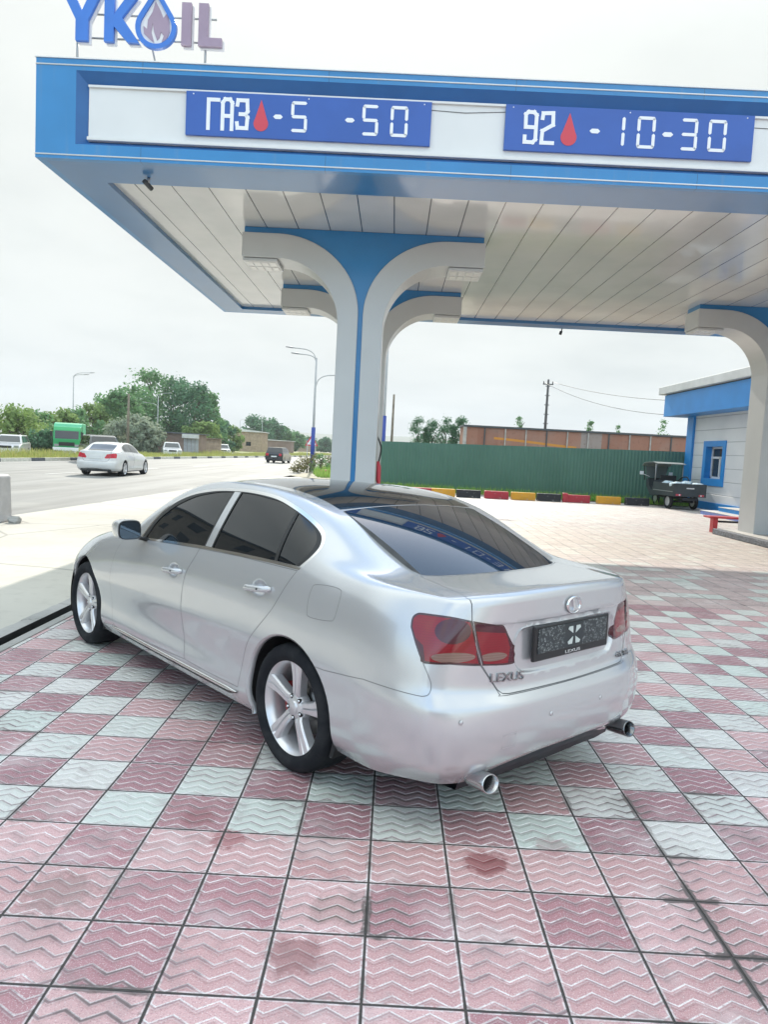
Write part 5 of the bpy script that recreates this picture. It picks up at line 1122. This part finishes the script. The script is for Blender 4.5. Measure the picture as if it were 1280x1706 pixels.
# ---------------------------------------------------------------- traffic
CW=dict(CM); CW['paint']=mottled('white car paint',(.66,.66,.655),.3,.03,2,Coat_Weight=1.0,Coat_Roughness=.05); CW['glass']=m_glass('car glass grey',(.07,.08,.085),1.6); CW['red']=Mat('tail red',(.55,.03,.05),.2).m
c2,_,_=build_saloon('white_saloon_car',(-12.38,31.6,-.02),R(90)+R(1.5),'white saloon car driving away on the near side of the road','car',CW,full=False,levels=2)
for cx,cy,s in ((0,.775,1),(2.85,.775,1),(0,-.775,-1),(2.85,-.775,-1)): wheel(c2,cx,cy,CW,95,s,full=False)
b=MB(); b.box(-1.075,-1.05,-.26,.26,.74,.86); b.build('number_plate',M_PANEL,c2)
b=MB(); b.box(-1.04,-.95,-.62,.62,.215,.30); b.build('rear_valance',M_DARK,c2)
def vehicle(name,x,y,rz,L,W_,belt,roof,prof,label,cat,paint,glass,grp=None,wr=.31,front=True,z=-.02,lampc=None,wb=None):
    """prof: side outline (x from front 0..1 of length, z) of the lower body; cabin as (x,z) outline"""
    t=empty(name,(x,y,z),rz,label,cat,grp); low,cab=prof; 
    def loft(poly,ws,mat,nm,parent=t):
        V=[];F=[];n=len(poly); rows=[]
        for f_,in_ in ws:
            for p in poly: V.append(((p[0]-.5)*-L,f_*W_/2,p[1]-in_*(p[1]-belt if p[1]>belt else 0)))
        m=len(ws)
        for k in range(m-1):
            for i in range(n): F.append((k*n+i,k*n+(i+1)%n,(k+1)*n+(i+1)%n,(k+1)*n+i))
        F.append(tuple(range(n))); F.append(tuple((m-1)*n+i for i in range(n))[::-1]); b=MB(); b.add(V,F); o=b.build(nm,mat,parent); md=o.modifiers.new('b','BEVEL'); md.width=.05; md.segments=2; md.limit_method='ANGLE'; md.angle_limit=R(35); return o
    loft(low,[(-1,0),(1,0)],paint,'body')
    # cabin with tumblehome
    n=len(cab); V=[]
    for s in (-1,1):
        for p in cab:
            k=(p[1]-belt)/(roof-belt); V.append(((p[0]-.5)*-L,s*(W_/2-.03-.17*k),p[1]))
    F=[(i,(i+1)%n,n+(i+1)%n,n+i) for i in range(n)]+[tuple(range(n)),tuple(range(n,2*n))[::-1]]
    b=MB(); b.add(V,F); cb=b.build('cabin',paint,t); md=cb.modifiers.new('b','BEVEL'); md.width=.04; md.segments=2
    # windows slightly proud of the cabin
    def pane(pts): b=MB(); b.add(pts,[tuple(range(len(pts)))]); b.build('window',glass,t,fix=False)
    zb,zt_=belt+.05,roof-.09
    def cx_(i,j,z_): a,c=cab[i],cab[j]; k=(z_-a[1])/(c[1]-a[1]); return a[0]+(c[0]-a[0])*k
    fx0,fx1=cx_(0,1,zb),cx_(0,1,zt_); rx0,rx1=cx_(-1,-2,zb),cx_(-1,-2,zt_)
    hw=lambda z_:W_/2-.03-.17*(z_-belt)/(roof-belt)
    o=.012/L
    X_=lambda q:(q-.5)*-L
    pane([(X_(fx0-o),-hw(zb)+.1,zb),(X_(fx0-o),hw(zb)-.1,zb),(X_(fx1-o),hw(zt_)-.1,zt_),(X_(fx1-o),-hw(zt_)+.1,zt_)])
    pane([(X_(rx0+o),hw(zb)-.1,zb),(X_(rx0+o),-hw(zb)+.1,zb),(X_(rx1+o),-hw(zt_)+.1,zt_),(X_(rx1+o),hw(zt_)-.1,zt_)])
    for s in (1,-1):
        a0,a1=fx0+.05,fx1+.02; c0,c1=rx0-.03,rx1-.02; ns=3 if L>4.6 or cab[-1][0]>.93 else 2
        for k in range(ns):
            l0=a0+(c0-a0)*k/ns+.01; l1=a0+(c0-a0)*(k+1)/ns-.01; u0=a1+(c1-a1)*k/ns+.01; u1=a1+(c1-a1)*(k+1)/ns-.01
            pane([(X_(l0),s*(hw(zb)+.008),zb),(X_(l1),s*(hw(zb)+.008),zb),(X_(u1),s*(hw(zt_)+.008),zt_),(X_(u0),s*(hw(zt_)+.008),zt_)])
    for s in (1,-1):
        b=MB(); y_=s*(W_/2-.22); b.box(L/2-.06,L/2+.012,y_-.15,y_+.15,belt-.30,belt-.16,.01); b.build('headlight',CM['lens'],t)
        b=MB(); b.box(-L/2-.012,-L/2+.05,y_-.10,y_+.16*1,belt-.28,belt-.06,.01); b.build('tail_light',CW['red'],t)
    b=MB(); b.box(L/2-.04,L/2+.014,-.35,.35,belt-.34,belt-.18,.01); b.build('grille',M_DARK,t); b=MB(); b.box(-L/2-.016,-L/2,-.26,.26,belt-.40,belt-.28); b.build('number_plate',M_PANEL,t)
    b=MB(); b.box(-L/2+.1,L/2-.1,-W_/2+.1,W_/2-.1,.2,.45); b.build('underbody',M_DARK,t)
    wb=wb or (.5-.19)*L
    for xx in (wb,-wb*.95):
        for s in (1,-1):
            o_=bpy.data.objects.new('wheel',None); COL.objects.link(o_); o_.parent=t; o_.location=(xx,s*(W_/2-.10),wr)
            b=MB(); b.lathe([(wr*.66,-.1),(wr*.95,-.1),(wr,-.06),(wr,.06),(wr*.95,.1),(wr*.66,.1)],20,'y'); b.build('tyre',CM['tyre'],o_); b=MB(); b.lathe([(0,.07*s),(wr*.3,.08*s),(wr*.66,.095*s),(wr*.66,0)],16,'y'); b.build('rim',CM['alloy'],o_)
    return t
SED=([(0,.25),(0,.62),(.04,.72),(.28,.86),(.80,.88),(.98,.90),(1,.80),(1,.28),(.9,.22),(.1,.22)],[(.26,.86),(.40,1.38),(.50,1.43),(.68,1.42),(.86,.90)])
WAG=([(0,.25),(0,.65),(.04,.76),(.24,.90),(.80,.93),(.99,.93),(1,.80),(1,.28),(.9,.22),(.1,.22)],[(.22,.90),(.36,1.40),(.46,1.46),(.90,1.45),(.985,.93)])
SUV=([(0,.35),(0,.80),(.04,.95),(.22,1.05),(.80,1.08),(.99,1.08),(1,.9),(1,.4),(.9,.34),(.1,.34)],[(.20,1.05),(.32,1.62),(.42,1.72),(.92,1.70),(.985,1.08)])
M_CWH=CW['paint']; M_CBK=mottled('black car paint',(.015,.017,.022),.25,.1,2,Coat_Weight=1.0); M_CGR=mottled('dark grey car paint',(.05,.055,.06),.25,.1,2,Coat_Weight=1.0); G_=CW['glass']; G2=m_glass('dark car glass',(.015,.018,.022))
vehicle('station_wagon_car',-25.93,50,R(-72),4.5,1.7,.92,1.46,WAG,'white estate car at the far left behind the grassy median','car',M_CWH,G_,'cars on the far side of the road')
vehicle('off_road_car',-18.29,46,R(-58),4.7,1.85,1.06,1.72,SUV,'dark off-road car half hidden behind the white saloon','car',M_CGR,G2,'cars on the far side of the road',.36)
vehicle('oncoming_car',-21.69,72,R(-70),4.4,1.72,.87,1.42,SED,'white car on the far side below the lamp with two spread arms','car',M_CWH,G_,'cars on the far side of the road')
vehicle('oncoming_car',-22.74,98,R(-72),4.4,1.72,.87,1.42,SED,'small white car on the far side left of the pale roofed house','car',M_CWH,G_,'cars on the far side of the road')
vehicle('black_hatchback_car',-10.89,70,R(86),3.8,1.66,.95,1.50,WAG,'black hatchback driving away in the distance on the near side of the road','car',M_CBK,G2)
# green truck
tr=empty('green_truck',(-25.48,58,0.0),R(-71),'bright green box truck facing the camera on the far side of the road','truck'); M_TG=mottled('truck green',(.03,.36,.13),.4,.06,1.5); M_TG2=mottled('truck box green',(.05,.40,.20),.5,.06,1.5)
b=MB(); b.prism([(1.0,.45),(2.75,.45),(2.80,1.25),(2.66,1.95),(2.4,2.2),(1.0,2.25)],1,-.95,.95); o=b.build('cab',M_TG,tr); md=o.modifiers.new('b','BEVEL'); md.width=.06; md.segments=2
b=MB(); b.box(-2.4,.98,-.98,.98,.75,2.52,.04); b.prism([(1.0,2.2),(2.2,2.2),(1.8,2.42),(1.0,2.52)],1,-.97,.97); b.build('cargo_body',M_TG2,tr)
b=MB(); b.add([(2.80,-.82,1.30),(2.80,.82,1.30),(2.685,.82,1.90),(2.685,-.82,1.90)],[(0,1,2,3)]); b.build('windscreen',G2,tr,fix=False)
for s in (1,-1): b=MB(); b.add([(1.5,.955*s,1.3),(2.6,.955*s,1.3),(2.5,.955*s,1.9),(1.5,.955*s,1.9)],[(0,1,2,3)]); b.build('side_window',G2,tr,fix=False)
b=MB(); b.box(2.80,2.84,-.55,.55,.78,1.05,.01); b.build('grille',M_DARK,tr); b=MB(); b.box(2.70,2.88,-.96,.96,.40,.66,.03); b.build('bumper',M_SIGNW,tr)
for s in (1,-1):
    b=MB(); b.box(2.78,2.83,.70*s-.16,.70*s+.16,.72,.90,.01); b.build('headlight',CM['lens'],tr); b=MB(); b.tube([(2.6,.95*s,1.8),(2.75,1.08*s,1.8)],.02,6); b.box(2.70,2.76,1.08*s-.07,1.08*s+.07,1.45,1.83); b.build('mirror',M_DARK,tr)
for xx in (1.9,-2.2):
    for s in (1,-1): small_wheel(tr,xx if xx>0 else -1.4,.82*s,.40,.24)
b=MB(); b.box(-2.3,2.4,-.5,.5,.45,.75); b.build('chassis',M_DARK,tr)
# concrete road block and stone at the left edge
M_BLK=mottled('white traffic block',(.52,.51,.51),.7,.08,5)
tb=empty('traffic_block',(-7.35,13.35,0),R(-4),'white plastic traffic block with a red mark at the left edge of the picture','traffic block')
b=MB(); b.prism([(-.36,0),(.36,0),(.33,.12),(.30,.82),(.26,.86),(-.26,.86),(-.30,.82),(-.33,.12)],1,-.22,.22); o=b.build('block',M_BLK,tb); md=o.modifiers.new('b','BEVEL'); md.width=.025; md.segments=3
b=MB(); b.prism([(.02,.44),(.25,.44),(.20,.64),(.12,.64)],1,-.2245,-.2205); b.build('red_mark',mottled('faded pink red',(.72,.08,.22),.5,.1,9),tb)
for (sx,sy,r_,lab) in ((-6.80,13.25,.09,'grey stone lying at the foot of the white traffic block'),):
    bm_=bmesh.new(); bmesh.ops.create_icosphere(bm_,subdivisions=3,radius=1)
    for v in bm_.verts: v.co=Vector((v.co.x*.13,v.co.y*.1,v.co.z*.08))*(1+.3*noise.noise(v.co*1.5))
    me=bpy.data.meshes.new('stone'); bm_.to_mesh(me); bm_.free(); o=link('stone',me,M_LIP); o.location=(sx,sy,.05); tag(o,lab,'stone')
# ---------------------------------------------------------------- roadside buildings
def hut(name,x,y,w_,d_,h,mat,roofm,label,cat,slope=.3,extra=None):
    t=empty(name,(x,y,0),0,label,cat); b=MB(); b.box(-w_/2,w_/2,0,d_,0,h); b.build('wall',mat,t)
    b=MB(); b.prism([(-w_/2-.3,h),(w_/2+.3,h),(w_/2+.3,h+.08+slope*.15),(-w_/2-.3,h+.08+slope)],1,-.35,d_+.3); b.build('roof',roofm,t); 
    if extra: extra(t,w_,h)
    return t
M_BRN=mottled('brown plaster',(.26,.19,.16),.85,.15,1); M_TAN=mottled('tan brick',(.36,.27,.19),.85,.2,2); M_RFW=mottled('pale sheet roof',(.60,.60,.58),.5,.1,1); M_RFD=mottled('dark roof',(.10,.11,.13),.7,.1,1)
def kx(t,w_,h):
    for s in range(4): b=MB(); b.box(w_*.18+s*.42,w_*.18+s*.42+.38,-.03,-.001,.2,h-.5); b.build('shutter',mottled('grey shutter',(.40,.41,.43),.6,.1,3) if s==0 else bpy.data.materials['grey shutter'],t)
    b=MB(); b.box(w_*.16,w_/2+.3,-.5,-.36,h-.45,h); b.build('sign_board',M_RFW,t)
hut('kiosk',-24.17,82,4.6,4,2.35,M_BRN,M_RFD,'brown roadside kiosk with grey shutters below the tallest trees','kiosk',.1,kx)
def hx(t,w_,h):
    b=MB(); b.box(-.5,.5,-.02,-.001,1.2,2.0); b.build('window',G2,t)
hut('small_house',-29.56,150,5.4,7,4.0,M_TAN,M_RFW,'small tan house with a pale sheet roof','house',.6,hx)
hut('shed',-26.88,165,7.5,6,2.6,M_BRN,M_RFW,'low dark shed with a thin pale roof right of the tan house','shed',.2)
hut('wall_panel',-29.01,84,5.5,.4,2.1,M_TAN,M_BRN,'low tan yard wall left of the brown kiosk','wall',.0)
hut('wall_panel',-24.06,95,3.5,.4,2.0,M_TAN,M_BRN,'low tan yard wall right of the brown kiosk','wall',.0)
hut('distant_house',-28.68,230,6,6,3.6,M_TAN,mottled('blue roof',(.10,.2,.42),.5,.1,1),'tiny distant house with a blue roof down the road','house',.5)
# ---------------------------------------------------------------- vegetation
LF={'mid':m_leaf('mid green leaves',(.11,.23,.10),(.18,.33,.14),(.13,.27,.12)),'dark':m_leaf('dark green leaves',(.07,.17,.095),(.12,.25,.13),(.09,.20,.11)),'light':m_leaf('yellow green leaves',(.17,.28,.08),(.26,.36,.12),(.20,.30,.10)),'grey':m_leaf('silvery leaves',(.22,.28,.20),(.32,.37,.27),(.26,.31,.23)),'dry':m_leaf('dry weed leaves',(.14,.15,.06),(.26,.22,.10),(.17,.17,.08))}
M_BARK=mottled('bark',(.11,.09,.07),.9,.3,6)
def tree(x,y,h,w_,kind,label,group,seed,n=2200,leaf=.32,base=.12,tall=False,name='broadleaf_tree',cat='tree'):
    rg=random.Random(seed); t=empty(name,(x,y,0),rg.random()*6,label,cat,group)
    b=MB(); b.tube([(0,0,0),(.05*w_*.2,0,h*.3),(0,.05,h*.7)],[h*.028+.03,h*.02+.02,.03],7); limbs=[]
    for k in range(7):
        a=rg.random()*6.28; z0_=h*(.22+.5*rg.random()); r_=w_*.32*(.6+.5*rg.random()); e=(math.cos(a)*r_,math.sin(a)*r_,z0_+h*.2); b.tube([(0,0,z0_),(e[0]*.5,e[1]*.5,z0_+h*.12),e],[h*.012+.015,h*.008+.01,.012],5); limbs.append(e)
    b.build('trunk',M_BARK,t)
    cl=[]
    nc=int(26+w_*2) if not tall else 40
    for k in range(nc):
        u=rg.random(); z_=h*(base+(1-base)*u)
        rad=w_/2*(math.sin(math.pi*min(1,(u*.86+.12)))**.7 if not tall else .8*(1-u)**.7+.02)
        a=rg.random()*6.28; rr=rad*math.sqrt(rg.random()); cl.append((rr*math.cos(a),rr*math.sin(a),min(z_,h*.95),(w_*.13+.12)*(.6+.8*rg.random())*(.85 if tall else 1)))
    V=[];F=[]
    for i in range(n):
        c=cl[rg.randrange(nc)]; d=Vector((rg.gauss(0,1),rg.gauss(0,1),rg.gauss(0,.8))); d=d.normalized()*(c[3]*(rg.random()**.4)); p=Vector(c[:3])+d
        if p.z<h*base*.5: p.z=h*base*.5+rg.random()*.2
        s=leaf*(.5+.8*rg.random()); nrm=(d.normalized()+Vector((rg.gauss(0,.6),rg.gauss(0,.6),rg.gauss(0,.6)+.3))).normalized(); u_=nrm.orthogonal().normalized(); u_.rotate(Matrix.Rotation(rg.random()*6.28,3,nrm)); v_=nrm.cross(u_)
        k=len(V); V+=[p-u_*s*.5-v_*s*.15,p+v_*s*.35,p+u_*s*.5+v_*s*.1,p-v_*s*.38]; F.append((k,k+1,k+2,k+3))
    me=bpy.data.meshes.new('crown'); me.from_pydata([tuple(v) for v in V],[],F); me.update(); link('crown',me,LF[kind],t); return t
TL=[ # px, distance, top row, width m, kind, label
 (222,104,645,8.5,'mid','broad green tree at the left shoulder of the tall tree group'),(247,112,621,10.5,'mid','tallest broadleaf tree of the group behind the kiosk'),(283,112,634,9.5,'dark','dark tall tree right of the tallest one'),(318,108,644,9.0,'dark','dark rounded tree at the right of the tall group'),(340,112,655,6.5,'mid','ragged edged tree at the right end of the tall group'),
 (196,92,655,6.5,'mid','mid green tree left of the tall group'),(172,96,664,6.0,'mid','mid green tree behind the dark off-road car'),(215,80,700,6.0,'grey','silvery low tree in front of the tall group'),(238,78,706,3.5,'grey','small silvery bush beside the plain grey pole'),(330,100,702,5.0,'light','light green bush in front of the dark trees behind the kiosk'),
 (12,62,683,5.0,'light','yellow green tree at the far left edge'),(34,66,688,4.2,'light','yellow green bushy tree above the white estate car'),(58,72,692,3.6,'mid','low green tree right of the white estate car'),(78,76,694,3.4,'light','small light tree left of the green truck'),(98,80,688,4.2,'light','light green tree behind the green truck'),(128,84,684,5.0,'mid','green tree above the right of the green truck'),(150,88,676,5.2,'light','light tree between the truck and the dark off-road car'),(70,60,722,2.6,'dark','dark shrub beside the green truck'),
 (366,120,702,4.8,'dark','dark green tree between the kiosk and the tan house'),(383,128,712,3.4,'light','small light tree left of the tan house'),(424,190,694,9.5,'dark','dark tree behind the tan house'),(446,195,700,7.5,'dark','dark ragged tree right of the tan house'),(466,200,712,7.0,'mid','mid green tree above the shed'),(487,215,722,7.0,'mid','lower green tree beyond the shed'),(508,240,731,8.0,'mid','distant green tree beyond the warning sign'),(538,250,733,8.0,'dark','distant tree just left of the nearest column'),(556,260,736,7.0,'mid','distant low tree behind the nearest column')]
HY=lambda px:719.3+.0516*px-1.2
for i,(px,D,top_,w_,kind,lab) in enumerate(TL):
    h=1.649+(HY(px)-top_)/1231*D/math.cos(math.atan((px-640)/1231))*math.cos(math.atan((px-640)/1231)); xq=D*math.tan(math.atan((px-640)/1231)-.00926)
    tree(xq,D,h,w_,kind,lab,'trees along the far side of the road',100+i,n=int(900+w_*260),leaf=.22+D*.0022)
for i,(px,top_,w_,lab) in enumerate(((690,697,2.9,'slim poplar farthest left behind the green fence'),(713,700,2.6,'second slim poplar from the left behind the green fence'),(735,697,2.9,'third slim poplar from the left behind the green fence'),(760,696,2.7,'slim poplar just left of the brown wagon'),(748,710,1.2,'lowest poplar behind the green fence'),(702,712,1.2,'short poplar between the two leftmost ones'))):
    D=58; h=1.649+(HY(px)-top_)/1231*D; tree(D*math.tan(math.atan((px-640)/1231)-.00926),D,h,w_,'dark',lab,'poplars behind the green fence',200+i,n=2600,leaf=.11,base=.35,tall=True,name='poplar_tree')
for i,(px,top_,lab) in enumerate(((855,692,'treetop showing over the brown wagon left of the dark pole'),(974,701,'tiny treetop over the middle of the brown wagon'),(1020,707,'smallest treetop over the right half of the brown wagon'),(1094,697,'treetop showing just left of the station building'))):
    D=66; h=1.649+(HY(px)-top_)/1231*D; tree(D*math.tan(math.atan((px-640)/1231)-.00926),D,h,1.6 if i!=2 else 1.0,'mid',lab,'treetops over the brown wagon',230+i,n=700,leaf=.15,base=.3,tall=True)
for i,(px,D,h,w_,kind,lab) in enumerate(((508,47,1.0,1.2,'dry','dry weed clump left of the blue lamp foot'),(520,48,1.1,1.2,'dry','tall weed bush at the blue lamp foot'),(531,46,1.2,1.3,'mid','green weed bush right of the blue lamp foot'),(543,50,1.0,1.2,'dry','weed bush beside the nearest column'),(493,46,.7,1.0,'dry','low weed clump on the verge'))):
    tree(D*math.tan(math.atan((px-640)/1231)-.00926),D,h,w_,kind,lab,'weed bushes on the verge',260+i,n=420,leaf=.11,base=.05,name='weed_bush',cat='bush')
# ---------------------------------------------------------------- far hills, a built-up row behind the viewer that the windows mirror
def m_hill():
    a=Mat('distant hills',rough=1.0); a.col(a.mix(a.noise(.004,detail=6).ss(.3,.7),(.16,.19,.14),(.24,.24,.19))); return a.m
V=[];F=[];n=90
for j,(yy,hh) in enumerate(((1150,0),(1250,.6),(1420,1.0),(1700,.8))):
    for i in range(n+1):
        x_=-1500+3000*i/n; z_=hh*(30+7*noise.noise(Vector((x_*.0011,j*.1,0)))+2.5*noise.noise(Vector((x_*.006,j*.4,3)))); V.append((x_,yy,z_-1 if j else -2))
for j in range(3):
    for i in range(n): F.append((j*(n+1)+i,j*(n+1)+i+1,(j+1)*(n+1)+i+1,(j+1)*(n+1)+i))
me=bpy.data.meshes.new('hills'); me.from_pydata(V,[],F); me.polygons.foreach_set('use_smooth',[True]*len(F)); me.update(); tag(link('hills',me,m_hill()),kind='structure')
def block(x0,y0,rz,L,h,label,wallm,st=1):
    t=empty('roadside_building',(x0,y0,0),rz,label,'building'); b=MB(); b.box(-L/2,L/2,0,8,0,h); b.build('wall',wallm,t); b=MB(); b.box(-L/2-.4,L/2+.4,-.4,8.4,h,h+.35); b.build('roof',M_RFD,t)
    k=0; x_=-L/2+1.5
    while x_<L/2-2:
        for k in range(st): b=MB(); b.box(x_,x_+1.7,-.06,-.001,1.0+k*3.2,2.6+k*3.2); b.build('window',G2,t)
        x_+=3.6 if st==1 else 4.6
block(-44,14,R(90),64,16.5,'tall tan apartment block across the road, out of the picture to the left',mottled('dusky plaster',(.23,.20,.17),.85,.15,1),5)
block(4,-22,R(182),26,3.6,'low grey building behind the viewer',mottled('grey plaster',(.22,.22,.21),.85,.15,1))
# ---------------------------------------------------------------- haze
hz=bpy.data.materials.new('haze air'); hz.use_nodes=True; hn=hz.node_tree; hn.nodes.clear(); ho=hn.nodes.new('ShaderNodeOutputMaterial'); hv=hn.nodes.new('ShaderNodeVolumePrincipled')
hv.inputs['Color'].default_value=(.93,.96,1,1); hv.inputs['Density'].default_value=.0005; hv.inputs['Anisotropy'].default_value=0.0; hn.links.new(hv.outputs[0],ho.inputs['Volume'])
b=MB(); b.box(-2100,2100,-420,1900,-4,110); tag(b.build('haze',hz),kind='stuff')
